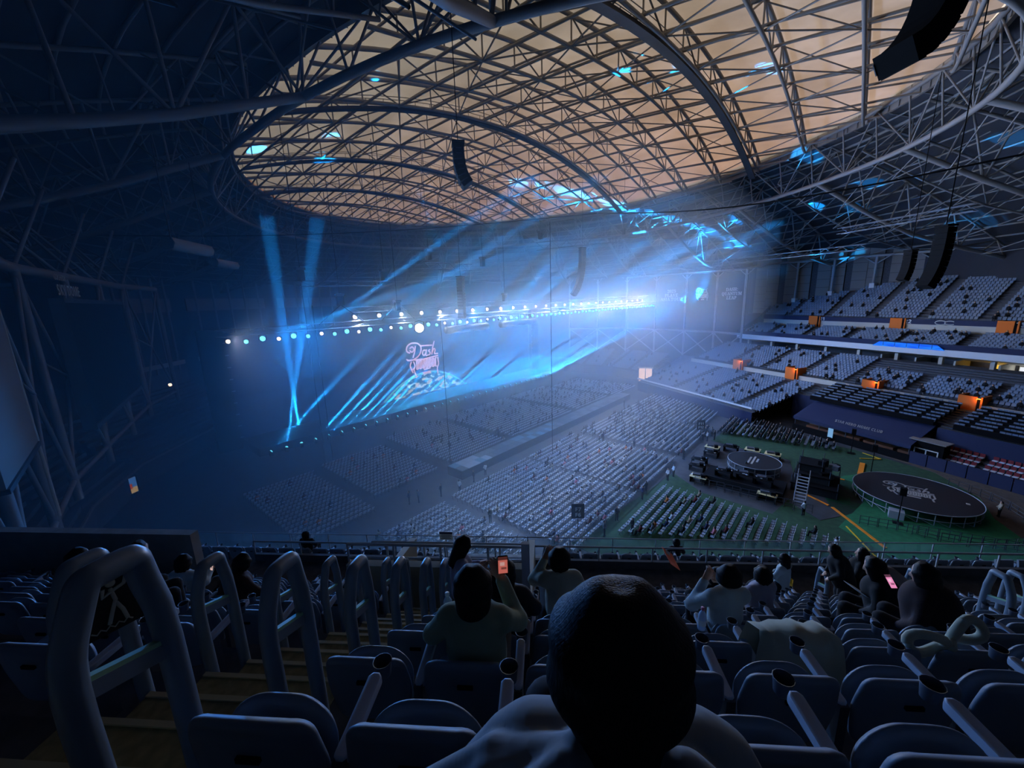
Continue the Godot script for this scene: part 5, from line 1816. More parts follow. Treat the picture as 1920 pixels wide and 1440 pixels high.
func near_stand() -> void:
	mat("arm_grey", Color(0.66, 0.69, 0.74), 0.5)
	mat("rail_paint", Color(0.42, 0.47, 0.52), 0.35)
	mat("cup_grey", Color(0.30, 0.32, 0.36), 0.6)
	mat("pale_green", Color(0.55, 0.72, 0.58), 0.6)
	var cn := mat("stair_concrete", Color.WHITE, 0.85)
	grain(cn, Color(0.44, 0.40, 0.28), Color(0.58, 0.53, 0.38), 1.2, 0.03, 31)
	mat("nosing", Color(0.66, 0.62, 0.50), 0.7)
	mat("tan_wall", Color(0.58, 0.54, 0.46), 0.85)
	var fl := setting("floor_near_stand")
	# terraces, cut where the stair well lies
	for q in [[-17.0, -4.2, 9], [-4.2, -0.45, 6], [-0.45, 15.0, 9]]:
		var rows := []
		for e in 2:
			var t: float = q[e]
			var p := PackedVector3Array()
			for k in range(-4, q[2] + 1):
				p.append(sp(row_s(k) - 0.25, t, row_y(k)))
				p.append(sp(row_s(k) + 0.55, t, row_y(k)))
			if q[2] == 9:
				p.append(sp(8.82, t, 15.80))
				p.append(sp(10.9, t, 15.80))
				for j in 5:
					p.append(sp(10.9 + 0.8 * j, t, 15.2 - 0.62 * j))
					p.append(sp(11.7 + 0.8 * j, t, 15.2 - 0.62 * j))
				p.append(sp(15.4, t, 12.72))
				p.append(sp(15.4, t, 9.5))
			rows.append(p)
		put("terrace", grid(rows, false, false), M.dark_concrete, fl)
	put("well_floor", grid([PackedVector3Array([sp(6.0, -4.2, 16.4), sp(11.5, -4.2, 15.4)]), PackedVector3Array([sp(6.0, -0.45, 16.4), sp(11.5, -0.45, 15.4)])], false, false), M.stair_concrete, fl)
	# stairs: two steps to a row
	for a in [[-2.75, -1.6, 6], [6.5, 7.6, 9]]:
		for k in range(-2, a[2] + 1):
			for h in 2:
				var s0 := row_s(k) - 0.25 + 0.4 * h
				var y1 := row_y(k) + (0.295 if h == 0 else 0.012)
				var c := sp(s0 + 0.2, (a[0] + a[1]) / 2, (y1 + row_y(k) - 0.1) / 2)
				box("step", c, Vector3(a[1] - a[0], y1 - row_y(k) + 0.1, 0.4), M.stair_concrete, fl, Basis(-RT, Vector3.UP, FW))
				box("step_nosing", sp(s0 + 0.385, (a[0] + a[1]) / 2, y1 + 0.004), Vector3(a[1] - a[0], 0.016, 0.035), M.nosing, fl, Basis(-RT, Vector3.UP, FW))
	# seats
	seat_proto = make_seat()
	for k in range(0, 10):
		for j in 13:
			var t := -1.08 + 0.6 * j
			if k > 6 and t < -0.3:
				continue
			if t > row_s(k) * 1.25 + 0.6:
				continue
			seat_at(row_s(k), t, row_y(k), "grey stadium seat, %s from the stairs in the %s row" % [ordinal(j + 1), ordinal(k + 1)], "seats right of the stairs")
		if k > 0:
			for j in 20:
				var t := -3.28 - 0.6 * j
				if -t > row_s(k) * 1.75 + 0.4 or (k > 6 and t > -4.5):
					continue
				seat_at(row_s(k), t, row_y(k), "grey stadium seat left of the stairs, %s away in the %s row" % [ordinal(j + 1), ordinal(k + 1)], "seats left of the stairs")
		for j in 9:
			var t := 8.0 + 0.6 * j
			if t > row_s(k) * 1.2 + 1.0:
				continue
			seat_at(row_s(k), t, row_y(k), "grey stadium seat beyond the second stairs, %s along the %s row" % [ordinal(j + 1), ordinal(k + 1)], "seats beyond the second stairs")
	for k in 5:
		for j in 52:
			var t := -14.8 + 0.6 * j
			if absf(t + 2.3) < 1.9:
				continue
			seat_at(11.25 + 0.8 * k, t, 15.2 - 0.62 * k, "grey stadium seat in the %s row of the front section below the walkway" % ordinal(k + 1), "seats of the front section, row %d" % (k + 1))
	near_spots.sort_custom(func(a, b): return a[0] < b[0])
	var rest := []
	for i in near_spots.size():
		var q: Array = near_spots[i]
		if i < 300:
			var o := seat_proto.duplicate()
			o.name = numbered("stadium_seat")
			add_child(o)
			o.transform = q[1]
			tag(o, q[2], "seat", q[3])
		else:
			rest.append(q[1].translated_local(Vector3(0, 0, 0.2)))
	seat_proto.free()
	if rest.size():
		many("front_section_seats", far_seat_mesh(), rest, null, "grey seats of the front section seen small along the balcony rail", "seats")
	# handrails
	for i in 8:
		var s := 1.08 + 0.8 * i
		var y := 21.713 - 0.591 * (s - 1.07) / 0.8 + 0.36
		hoop("grey hoop handrail on the seat side of the stairs, %s down" % ordinal(i + 1), s, -1.53, y)
		if i > 0:
			hoop("grey hoop handrail on the far side of the stairs, %s down" % ordinal(i), s, -2.80, y)
	for i in 6:
		var s := 4.6 + 0.8 * i
		var y := 21.713 - 0.591 * (s - 1.07) / 0.8 + 0.36
		hoop("thin pale hoop handrail of the second stairs, %s down" % ordinal(i + 1), s, 6.45 if i % 2 else 7.65, y)
	# falling hazard sign tied to a handrail
	var sg := thing("hazard_sign", "dark falling hazard sign with a pale stick figure tied to the handrail", "sign", sp(1.88, -2.62, 22.28))
	var sb := Basis(FW, Vector3.UP, RT) if FW.cross(Vector3.UP).dot(RT) > 0 else Basis(-FW, Vector3.UP, RT)
	var fwd := FW.rotated(Vector3.UP, -0.5)
	sb = Basis(fwd.cross(Vector3.UP).cross(Vector3.UP) * -1.0, Vector3.UP, fwd.cross(Vector3.UP))
	box("panel", Vector3.ZERO, Vector3(0.34, 0.36, 0.012), mat("sign_dark", Color(0.09, 0.035, 0.03), 0.6), sg, sb)
	for l in [[[-0.01, 0.10], [0.0, 0.02], [-0.03, -0.06], [-0.05, -0.12]], [[0.0, 0.0], [0.02, -0.06], [0.03, -0.13]], [[-0.01, 0.08], [-0.05, 0.06], [-0.04, 0.11]], [[-0.01, 0.08], [0.05, 0.10], [0.07, 0.16]], [[-0.13, -0.13], [-0.11, -0.15], [-0.09, -0.13], [-0.07, -0.15], [-0.05, -0.13], [-0.03, -0.15], [-0.01, -0.13], [0.01, -0.15], [0.03, -0.13], [0.05, -0.15]]]:
		var path := PackedVector3Array()
		for p in l:
			path.append(sb * Vector3(p[0], p[1], 0.012))
		put("pictogram_stroke", sweep(path, 0.011 if l.size() < 9 else 0.005, 5), M.cream, sg)
	var hd := SphereMesh.new()
	hd.radius = 0.024
	hd.height = 0.048
	put("pictogram_head", hd, M.cream, sg, Transform3D(Basis(), sb * Vector3(-0.005, 0.135, 0.012)))
	# stair well: tan walls, rails, post, notice
	var wl := setting("wall_stair_well")
	beam("tan_wall", sp(7.1, -4.2, 17.9), sp(7.1, -0.45, 17.9), 0.2, 1.5, M.tan_wall, wl)
	beam("side_wall", sp(7.1, -0.45, 16.6), sp(10.8, -0.45, 15.9), 0.2, 1.6, M.tan_wall, wl)
	beam("side_wall", sp(7.1, -4.2, 16.6), sp(10.8, -4.2, 15.9), 0.2, 1.6, M.tan_wall, wl)
	for y in [18.74, 19.05]:
		rod("rail", sp(7.15, -4.2, y), sp(7.15, -0.45, y), 0.03, M.pale_steel, wl)
	rod("rail", sp(9.0, -4.6, 17.85), sp(9.0, -0.5, 17.85), 0.035, M.pale_steel, wl)
	for t in [-4.2, -3.2, -2.2, -1.2]:
		rod("rail_post", sp(7.15, t, 18.6), sp(7.15, t, 19.05), 0.025, M.pale_steel, wl)
		rod("rail_post", sp(9.0, t, 16.6), sp(9.0, t, 17.85), 0.03, M.pale_steel, wl)
	box("end_post", sp(7.0, -0.42, 18.4), Vector3(0.16, 1.7, 0.1), M.pale_steel, wl, Basis(-RT, Vector3.UP, FW))
	var nt := thing("notice_board", "small white notice board with a dark heading fixed above the stair well rail", "sign", sp(9.4, -2.7, 17.8))
	box("board", Vector3.ZERO, Vector3(0.36, 0.24, 0.02), M.white_paint, nt, Basis(-RT, Vector3.UP, FW))
	box("heading", -FW * 0.012 + Vector3(0, 0.09, 0), Vector3(0.36, 0.06, 0.01), M.navy, nt, Basis(-RT, Vector3.UP, FW))
	for k in 4:
		box("text_line", -FW * 0.012 + Vector3(0, 0.03 - 0.035 * k, 0), Vector3([0.26, 0.3, 0.22, 0.28][k], 0.01, 0.01), M.dark_steel, nt, Basis(-RT, Vector3.UP, FW))
	rod("stem", Vector3(0, -0.12, 0.0), Vector3(0, -1.2, 0), 0.015, M.pale_steel, nt)
	# the pale parapet away to the left and the rail with glass along the balcony front
	var pl := setting("wall_parapet")
	beam("parapet_wall", sp(9.0, -17.0, 17.3), sp(9.0, -9.6, 17.3), 0.25, 1.5, M.concrete, pl)
	beam("walkway_curb", sp(10.9, -9.6, 15.6), sp(10.9, 15.0, 15.6), 0.1, 0.9, M.dark_concrete, pl)
	rod("walkway_rail", sp(10.9, -9.6, 16.5), sp(10.9, 15.0, 16.5), 0.03, M.pale_steel, pl)
	for i in 16:
		rod("rail_post", sp(10.9, -9.6 + 1.6 * i, 15.8), sp(10.9, -9.6 + 1.6 * i, 16.5), 0.025, M.pale_steel, pl)
	beam("front_curb", sp(15.25, -17.0, 12.5), sp(15.25, 19.0, 12.5), 0.25, 1.0, M.concrete, pl)
	var gl := mat("rail_glass", Color(0.55, 0.75, 0.72, 0.12), 0.05)
	gl.transparency = BaseMaterial3D.TRANSPARENCY_ALPHA
	for i in 20:
		var t := -17.0 + 1.8 * i
		box("glass_pane", sp(15.25, t + 0.9, 13.45), Vector3(1.7, 0.85, 0.015), gl, pl, Basis(-RT, Vector3.UP, FW))
		rod("rail_post", sp(15.25, t, 12.9), sp(15.25, t, 13.95), 0.025, M.pale_steel, pl)
	rod("top_rail", sp(15.25, -17.0, 13.93), sp(15.25, 19.0, 13.93), 0.025, M.pale_steel, pl)
	# things on the seats
	for q in [[2.99, 1.32, 21.17, "clear water bottle with a pink cap in the cup holder by the cream blanket", Color(0.85, 0.45, 0.55)], [2.42, -0.72, 21.73, "clear water bottle beside the person in pale green", Color(0.9, 0.92, 0.95)], [3.85, 1.05, 20.5, "small clear bottle two rows below the cream blanket", Color(0.3, 0.5, 0.9)]]:
		var o := thing("water_bottle", q[3], "bottle", sp(q[0], q[1], q[2]))
		var bm := mat("bottle_" + str(used["water_bottle"]), Color(0.72, 0.80, 0.88), 0.15)
		put("bottle_body", lathe(PackedVector2Array([Vector2(0, 0), Vector2(0.032, 0.002), Vector2(0.034, 0.02), Vector2(0.031, 0.07), Vector2(0.034, 0.12), Vector2(0.03, 0.15), Vector2(0.014, 0.18), Vector2(0.013, 0.195)]), 14), bm, o)
		put("bottle_cap", lathe(PackedVector2Array([Vector2(0.016, 0.193), Vector2(0.016, 0.213), Vector2(0.0, 0.214)]), 12), mat("cap_" + str(used["water_bottle"]), q[4], 0.5), o)
		put("bottle_label", lathe(PackedVector2Array([Vector2(0.0352, 0.05), Vector2(0.0352, 0.105)]), 14), M.white_paint, o)
	var bl := thing("cream_blanket", "cream fleece blanket draped over a seat back", "blanket", sp(row_s(2), 1.92, row_y(2)))
	var bs := Basis(-RT, Vector3.UP, FW)
	var rows2 := []
	for i in 13:
		var v := i / 12.0
		var q := PackedVector3Array()
		for j in 15:
			var u := j / 14.0 * 2.0 - 1.0
			var z := lerpf(-0.15, -0.10, v / 0.45) if v < 0.45 else (lerpf(-0.10, 0.16, (v - 0.45) / 0.1) if v < 0.55 else 0.2 + 0.06 * (v - 0.55))
			var y := lerpf(0.30, 0.90, v / 0.45) if v < 0.45 else (0.90 + 0.02 * sin((v - 0.45) * 31.0) if v < 0.55 else lerpf(0.90, 0.45, (v - 0.55) / 0.45))
			y -= 0.05 * absf(u) ** 3 - 0.012 * sin(u * 7.0 + 1.0)
			if u > 0.82 and v < 0.55:
				y += 0.03
			q.append(bs * Vector3(u * (0.32 + 0.03 * sin(v * 9.0)), y, z + 0.015 * sin(u * 11.0 + v * 5.0) + 0.10 * u * u * (1.0 if v < 0.45 else 0.0)))
		rows2.append(q)
	var bm2 := mat("fleece", Color(0.66, 0.66, 0.58), 0.95)
	bm2.rim_enabled = true
	bm2.rim = 0.4
	put("draped_cloth", grid(rows2), bm2, bl)
	var hem := PackedVector3Array()
	for p in rows2[0]:
		hem.append(p)
	put("hem", sweep(hem, 0.012, 6), bm2, bl)
	var ph := thing("plush_headband", "white fluffy ear headband lying on a seat back", "headband", sp(row_s(2) + 0.02, 2.98, row_y(2) + 0.86))
	for q in [[Vector3(0.17, 0.0, 0), 0.13, 0.075, 0.2], [Vector3(-0.12, 0.09, 0.03), 0.085, 0.10, 1.3]]:
		var path := PackedVector3Array()
		for k in 18:
			var a := TAU * k / 18
			var w := Vector3(cos(a) * q[1], sin(a) * q[2], 0.02 * sin(2.0 * a)).rotated(Vector3.BACK, q[3] - 0.2)
			path.append(bs * (q[0] + w))
		put("fluffy_loop", sweep(path, 0.035, 8, true), bm2, ph)
	put("knot", sdf([[Vector3(-0.03, 0, 0), Vector3(0.05, 0.02, 0), 0.035, 0.03]], 0.014, 0.01), bm2, ph)
	var fy := thing("orange_flyer", "orange paper flyer held out over the seats", "flyer", sp(4.15, 1.42, 21.0))
	put("sheet", plate(PackedVector2Array([Vector2(-0.16, -0.06), Vector2(0.16, -0.1), Vector2(0.17, 0.06), Vector2(-0.17, 0.09)]), 0.004, 0.001, 0.6), mat("flyer_orange", Color(0.90, 0.36, 0.10), 0.7), fy, Transform3D(Basis(Vector3.RIGHT, -0.9).rotated(Vector3.UP, 0.7), Vector3.ZERO))
	put("printed_corner", plate(PackedVector2Array([Vector2(0.08, -0.05), Vector2(0.16, -0.06), Vector2(0.16, 0.0), Vector2(0.08, 0.01)]), 0.005, 0.001, 0.6), M.cream, fy, Transform3D(Basis(Vector3.RIGHT, -0.9).rotated(Vector3.UP, 0.7), Vector3(0, 0.003, -0.003)))
	var yt := thing("yellow_tape_stand", "small yellow marked stand at the foot of the second stairs", "stand", sp(8.9, 5.95, 15.9))
	rod("leg", Vector3.ZERO, FW * -0.1 + RT * 0.25 + Vector3(0, 0.9, 0) * 0.4, 0.05, M.yellow, yt)
	box("top_plate", Vector3(0, 0.95, 0), Vector3(0.35, 0.25, 0.08), M.yellow, yt)
	rod("stem", Vector3(0, 0, 0), Vector3(0, 1.2, 0), 0.025, M.yellow, yt)


# ---- people close by
func hand_bones(w: Vector3, d: Vector3, up: Vector3, curl: float) -> Array:
	# a palm and five fingers from the wrist w pointing along d, the back of the hand towards up
	var s := d.cross(up).normalized()
	var out := [[w, w + d * 0.08, 0.024, 0.03], [w + s * 0.015, w + d * 0.075 + s * 0.022, 0.022, 0.024], [w - s * 0.015, w + d * 0.075 - s * 0.022, 0.022, 0.024]]
	for i in 4:
		var b := w + d * 0.085 + s * (0.033 - 0.022 * i)
		var l: float = [0.066, 0.078, 0.074, 0.056][i]
		var d1 := d.rotated(s, -curl)
		var d2 := d.rotated(s, -curl * 2.2)
		out.append([b, b + d1 * l * 0.5, 0.0098, 0.0092])
		out.append([b + d1 * l * 0.5, b + d1 * l * 0.5 + d2 * l * 0.5, 0.0092, 0.0078])
	var tb := w + d * 0.025 + s * 0.03
	var t1 := tb + d * 0.03 + s * 0.032
	out.append([tb, t1, 0.0125, 0.011])
	out.append([t1, t1 + d * 0.028 - up * 0.016, 0.0105, 0.009])
	return out


func someone(label: String, s: float, t: float, y: float, yaw: float, o_: Dictionary) -> Node3D:
	var o := thing("person", label, "person", sp(s, t, y))
	var B := Basis(-RT, Vector3.UP, FW).rotated(Vector3.UP, yaw)
	o.basis = B
	var sit: bool = o_.get("sit", true)
	var lean: float = o_.get("lean", 0.0)
	var nod: float = o_.get("nod", 0.0)
	var turn: float = o_.get("turn", 0.0)
	var hip := Vector3(0, 0.50, 0.05) if sit else Vector3(0, 0.88, 0)
	var sc: float = o_.get("size", 1.0)
	var bend := Basis(Vector3.RIGHT, lean)
	var up := func(v: Vector3) -> Vector3: return hip + bend * v
	var chest: Vector3 = up.call(Vector3(0, 0.36, -0.01))
	var neck: Vector3 = up.call(Vector3(0, 0.53, -0.02))
	var hb := bend * Basis(Vector3.RIGHT, nod) * Basis(Vector3.UP, turn)
	var head: Vector3 = neck + hb * Vector3(0, 0.13, 0.015)
	var H := func(v: Vector3) -> Vector3: return head + hb * v
	var arms: Array = o_.get("arms", [[Vector3(0.27, 0.26, 0.04), Vector3(0.13, 0.10, 0.26)], [Vector3(-0.27, 0.26, 0.04), Vector3(-0.13, 0.10, 0.26)]])
	var body := [[hip + Vector3(0, -0.02, 0), up.call(Vector3(0, 0.2, -0.01)), 0.135, 0.12], [up.call(Vector3(0, 0.2, -0.01)), chest, 0.12, 0.125], [up.call(Vector3(-0.13, 0.44, -0.02)), up.call(Vector3(0.13, 0.44, -0.02)), 0.07, 0.07], [chest, neck, 0.09, 0.05], [neck, H.call(Vector3(0, -0.05, -0.01)), 0.048, 0.048],
		[H.call(Vector3(0, 0.0, -0.02)), H.call(Vector3(0, 0.045, -0.015)), 0.088, 0.085], [H.call(Vector3(0, -0.05, 0.03)), H.call(Vector3(0, -0.075, 0.05)), 0.058, 0.035], [H.call(Vector3(0, 0.015, 0.075)), H.call(Vector3(0, -0.02, 0.098)), 0.012, 0.016], [H.call(Vector3(0.085, -0.01, -0.01)), H.call(Vector3(0.088, 0.02, -0.012)), 0.016, 0.02], [H.call(Vector3(-0.085, -0.01, -0.01)), H.call(Vector3(-0.088, 0.02, -0.012)), 0.016, 0.02]]
	var legs := []
	for q in [0.1, -0.1]:
		var a := hip + Vector3(q, -0.02, 0.02)
		var k := Vector3(q * 1.1, 0.50, 0.46) if sit else Vector3(q, 0.47, 0.03)
		var f := Vector3(q * 1.1, 0.07, 0.48) if sit else Vector3(q, 0.07, 0)
		legs.append([a, k, 0.095, 0.065])
		legs.append([k, f, 0.062, 0.042])
		legs.append([f, f + Vector3(0, -0.02, 0.16), 0.045, 0.035])
	var sleeves := []
	var hands := [[], []]
	for i in 2:
		var sg := 1.0 if i == 0 else -1.0
		var sh: Vector3 = up.call(Vector3(0.175 * sg, 0.43, -0.02))
		var el: Vector3 = up.call(arms[i][0])
		var wr: Vector3 = up.call(arms[i][1])
		body.append([sh, el, 0.05, 0.042])
		body.append([el, wr, 0.042, 0.028])
		sleeves.append([sh, el, 0.072, 0.06])
		sleeves.append([el, el.lerp(wr, 0.9), 0.06, 0.046])
		var d := (wr - el).normalized()
		var bu := d.cross(Vector3(sg, 0, 0)).normalized()
		hands[i].append_array(hand_bones(wr, d, bu if bu.length() > 0.5 else Vector3.UP, 0.5))
	body.append_array(legs)
	put("body", sdf(body, 0.02, 0.03), M.skin, o, Transform3D(Basis.from_scale(Vector3.ONE * sc), Vector3.ZERO))
	if o_.get("hands", true):
		for i in 2:
			put("hand", sdf(hands[i], 0.006, 0.008), M.skin, o, Transform3D(Basis.from_scale(Vector3.ONE * sc), Vector3.ZERO))
	var bulk: float = o_.get("bulk", 0.0)
	var coat := [[hip + Vector3(0, -0.06, 0), up.call(Vector3(0, 0.2, -0.01)), 0.165 + bulk, 0.15 + bulk], [up.call(Vector3(0, 0.2, -0.01)), chest, 0.15 + bulk, 0.15 + bulk], [up.call(Vector3(-0.14, 0.435, -0.02)), up.call(Vector3(0.14, 0.435, -0.02)), 0.086, 0.086], [chest, up.call(Vector3(0, 0.48, -0.025)), 0.12, 0.082], [up.call(Vector3(-0.05, 0.50, -0.05)), up.call(Vector3(0.05, 0.50, -0.05)), 0.04, 0.04]]
	coat.append_array(sleeves)
	for f in o_.get("folds", []):
		coat.append([up.call(f[0]), up.call(f[1]), f[2], f[3]])
	put("jacket" if bulk > 0.0 else "top", sdf(coat, o_.get("cell", 0.02), o_.get("soft", 0.04)), o_.get("cloth", M.cloth_c), o, Transform3D(Basis.from_scale(Vector3.ONE * sc), Vector3.ZERO))
	var pants := []
	for l in legs:
		pants.append([l[0], l[1], l[2] + 0.015, l[3] + 0.015])
	put("trousers", sdf(pants, 0.025, 0.03), M.trousers, o, Transform3D(Basis.from_scale(Vector3.ONE * sc), Vector3.ZERO))
	var ln: float = o_.get("hair", 0.16)
	var hr := [[H.call(Vector3(0, 0.03, -0.03)), H.call(Vector3(0, 0.05, -0.025)), 0.094, 0.088]]
	var wd: float = o_.get("wide", 1.0)
	for i in 21:
		# locks from the parting over the skull and down to the hem
		var a := deg_to_rad(52.0 + 256.0 * i / 20.0)
		var sn := sin(a) * wd
		var cs := cos(a) * wd
		var hem := -ln * (1.0 if absf(cos(a)) > 0.3 and cos(a) < 0 else 0.88) + 0.012 * sin(i * 2.4)
		var top: Vector3 = H.call(Vector3(sn * 0.035, 0.112, cs * 0.03 - 0.025))
		var mid: Vector3 = H.call(Vector3(sn * 0.094, 0.045, cs * 0.10 - 0.022))
		var low: Vector3 = H.call(Vector3(sn * 0.100, -0.03, cs * 0.098 - 0.025))
		var end: Vector3 = H.call(Vector3(sn * o_.get("hem", 0.085), hem, cs * o_.get("hem", 0.085) * 0.95 - 0.025))
		hr.append([top, mid, 0.02, 0.02])
		hr.append([mid, low, 0.02, 0.019])
		hr.append([low, end, 0.019, 0.014])
	if o_.get("tail", 0.0) > 0.0:
		hr.append([H.call(Vector3(0, -0.08, -0.07)), H.call(Vector3(-0.02, -o_.tail * 0.6, -0.12)), 0.05, 0.04])
		hr.append([H.call(Vector3(-0.02, -o_.tail * 0.6, -0.12)), H.call(Vector3(-0.02, -o_.tail, -0.15)), 0.04, 0.025])
	put("hair", sdf(hr, o_.get("hair_cell", 0.014), 0.018), M.hair_near, o, Transform3D(Basis.from_scale(Vector3.ONE * sc), Vector3.ZERO))
	return o


func phone(label: String, at: Vector3, yaw: float, pitch: float, c: Color, e: float) -> void:
	var o := thing("mobile_phone", label, "phone", at)
	var b := Basis(Vector3.UP, yaw) * Basis(Vector3.RIGHT, pitch)
	put("phone_case", plate(round_poly(PackedVector2Array([Vector2(-0.036, -0.075), Vector2(0.036, -0.075), Vector2(0.036, 0.075), Vector2(-0.036, 0.075)]), 0.01, 3), 0.01, 0.003), M.black, o, Transform3D(b, Vector3.ZERO))
	if e > 0.0:
		var im := Image.create(16, 32, false, Image.FORMAT_RGB8)
		im.fill(c)
		im.fill_rect(Rect2i(0, 0, 16, 6), c.darkened(0.6))
		im.fill_rect(Rect2i(3, 10, 8, 7), c.lightened(0.5))
		im.fill_rect(Rect2i(5, 20, 9, 4), c.darkened(0.4))
		var m := glow("phone_glow_" + str(used["mobile_phone"]), Color.WHITE, e)
		m.emission_texture = ImageTexture.create_from_image(im)
		m.emission_operator = BaseMaterial3D.EMISSION_OP_MULTIPLY
		var q := QuadMesh.new()
		q.size = Vector2(0.064, 0.138)
		put("phone_screen", q, m, o, Transform3D(b, b * Vector3(0, 0, 0.0056)))


func people() -> void:
	var hn := mat("hair_near", Color(0.035, 0.028, 0.026), 0.62)
	hn.normal_enabled = true
	hn.normal_texture = noise_tex(256, 0.05, Color.BLACK, Color.WHITE, 41, 3, 6.0)
	hn.normal_scale = 0.6
	hn.metallic_specular = 0.35
	hn.uv1_triplanar = true
	hn.uv1_scale = Vector3(14, 1.2, 14)
	var sage := mat("sage_wool", Color(0.50, 0.54, 0.44), 0.95)
	var grey := mat("grey_fleece", Color(0.52, 0.55, 0.57), 0.95)
	var navy := mat("navy_jacket", Color(0.055, 0.06, 0.10), 0.8)
	var lil := mat("lilac_shirt", Color(0.58, 0.56, 0.63), 0.9)
	var ivory := mat("ivory_knit", Color(0.66, 0.66, 0.58), 0.95)
	var white := mat("white_shirt", Color(0.66, 0.70, 0.70), 0.9)
	var dark := mat("dark_coat", Color(0.045, 0.04, 0.045), 0.9)
	var beige := mat("beige_jacket", Color(0.50, 0.45, 0.43), 0.9)
	var wine := mat("wine_coat", Color(0.13, 0.025, 0.03), 0.9)
	var brown := mat("brown_coat", Color(0.20, 0.10, 0.07), 0.9)
	var pastel := mat("pale_top", Color(0.60, 0.58, 0.62), 0.9)
	for m: StandardMaterial3D in [sage, grey, ivory]:
		m.rim_enabled = true
		m.rim = 0.35
	# close in front: dark bob, grey jacket rucked over the shoulders
	var folds := []
	for i in 8:
		# ridges of the rucked jacket fanning from the collar over the left shoulder
		var a := -0.15 + 0.27 * i
		var c := Vector3(0.07, 0.515, -0.075)
		var m := c + Vector3(0.12 * cos(a) + 0.02, -0.035 - 0.004 * i, -0.11 * sin(a))
		var e := c + Vector3(0.25 * cos(a) + 0.03, -0.15 - 0.008 * i, -0.15 * sin(a))
		folds.append([c, m, 0.030, 0.032 + 0.005 * sin(i * 2.1)])
		folds.append([m, e, 0.032, 0.036])
	for q in [[Vector3(0.09, 0.52, -0.10), Vector3(0.17, 0.50, -0.15), Vector3(0.24, 0.43, -0.15), 0.034], [Vector3(0.04, 0.50, -0.13), Vector3(0.09, 0.46, -0.19), Vector3(0.17, 0.40, -0.20), 0.024], [Vector3(0.0, 0.49, -0.13), Vector3(0.02, 0.42, -0.19), Vector3(0.03, 0.30, -0.21), 0.026], [Vector3(-0.10, 0.51, -0.09), Vector3(-0.17, 0.47, -0.12), Vector3(-0.27, 0.37, -0.12), 0.036], [Vector3(-0.08, 0.48, -0.13), Vector3(-0.12, 0.41, -0.17), Vector3(-0.16, 0.28, -0.19), 0.03]]:
		folds.append([q[0], q[1], q[3], q[3]])
		folds.append([q[1], q[2], q[3], q[3] * 0.9])
	someone("person with a black bob and grey jacket sitting directly in front, seen from behind", row_s(-1) + 0.26, 0.115, row_y(-1) - 0.05, 0.0, {"cloth": grey, "bulk": 0.0, "hair": 0.135, "hem": 0.06, "wide": 0.94, "tail": 0.45, "folds": folds, "cell": 0.008, "soft": 0.008, "hair_cell": 0.008, "hands": false, "size": 1.0})
	someone("person in a pale green sweater with a dark bob, holding up a phone", row_s(1) + 0.2, -0.46, row_y(1) - 0.02, 0.0, {"cloth": sage, "bulk": 0.035, "hair": 0.20, "nod": 0.12, "arms": [[Vector3(0.30, 0.24, 0.05), Vector3(0.16, 0.12, 0.25)], [Vector3(-0.26, 0.28, 0.14), Vector3(-0.14, 0.52, 0.26)]], "folds": [[Vector3(-0.1, 0.45, -0.10), Vector3(0.1, 0.45, -0.10), 0.05, 0.05], [Vector3(0.0, 0.42, -0.13), Vector3(0.02, 0.34, -0.15), 0.06, 0.03]], "cell": 0.016})
	phone("phone with a pink lit screen held by the person in pale green", sp(row_s(1) + 0.50, -0.30, row_y(1) + 1.10), -0.75, 0.1, Color(0.95, 0.5, 0.45), 0.5)
	someone("person with a straight black bob and navy jacket beside the phone screen", row_s(2) + 0.2, -0.38, row_y(2) + 0.06, 0.05, {"cloth": navy, "bulk": 0.03, "hair": 0.2, "hands": false})
	someone("person in a lilac grey shirt standing on the stairs looking down at a phone", 4.55, -1.12, row_y(4) + 0.03, -1.2, {"cloth": lil, "sit": false, "hair": 0.3, "nod": 0.45, "size": 0.97, "arms": [[Vector3(0.24, 0.16, 0.02), Vector3(0.10, 0.24, 0.27)], [Vector3(-0.24, 0.16, 0.02), Vector3(-0.06, 0.22, 0.28)]]})
	phone("dark phone held low by the person standing on the stairs", sp(4.72, -0.82, row_y(4) + 1.10), 0.4, -0.9, Color(0.5, 0.5, 0.55), 0.0)
	someone("person in ivory sleeves raising a dark phone to one ear", row_s(3) + 0.25, 0.14, row_y(3) + 0.16, 0.1, {"cloth": ivory, "hair": 0.08, "nod": 0.1, "arms": [[Vector3(0.27, 0.34, 0.10), Vector3(0.14, 0.60, 0.10)], [Vector3(-0.27, 0.22, 0.06), Vector3(-0.12, 0.12, 0.26)]]})
	phone("dark phone at the ear of the person in ivory sleeves", sp(row_s(3) + 0.42, -0.03, row_y(3) + 1.29), 0.8, 0.2, Color(0.1, 0.1, 0.1), 0.0)
	someone("person in a white shirt with short dark hair, hands raised to the face", row_s(3) + 0.22, 1.88, row_y(3) + 0.02, 0.15, {"cloth": white, "hair": 0.05, "nod": 0.05, "bulk": 0.01, "arms": [[Vector3(0.30, 0.24, 0.12), Vector3(0.13, 0.50, 0.17)], [Vector3(-0.27, 0.26, 0.12), Vector3(-0.12, 0.36, 0.28)]]})
	someone("person in a pale top leaning in and holding up a glowing phone", row_s(5) + 0.2, 3.15, row_y(5) + 0.02, 0.3, {"cloth": pastel, "hair": 0.08, "bulk": 0.02, "arms": [[Vector3(0.30, 0.32, 0.14), Vector3(0.34, 0.42, 0.34)], [Vector3(-0.27, 0.2, 0.06), Vector3(-0.12, 0.12, 0.26)]]})
	phone("phone with an orange lit screen held out among the seats", sp(row_s(5) + 0.35, 2.72, row_y(5) + 1.12), -0.9, 0.1, Color(1.0, 0.55, 0.15), 0.7)
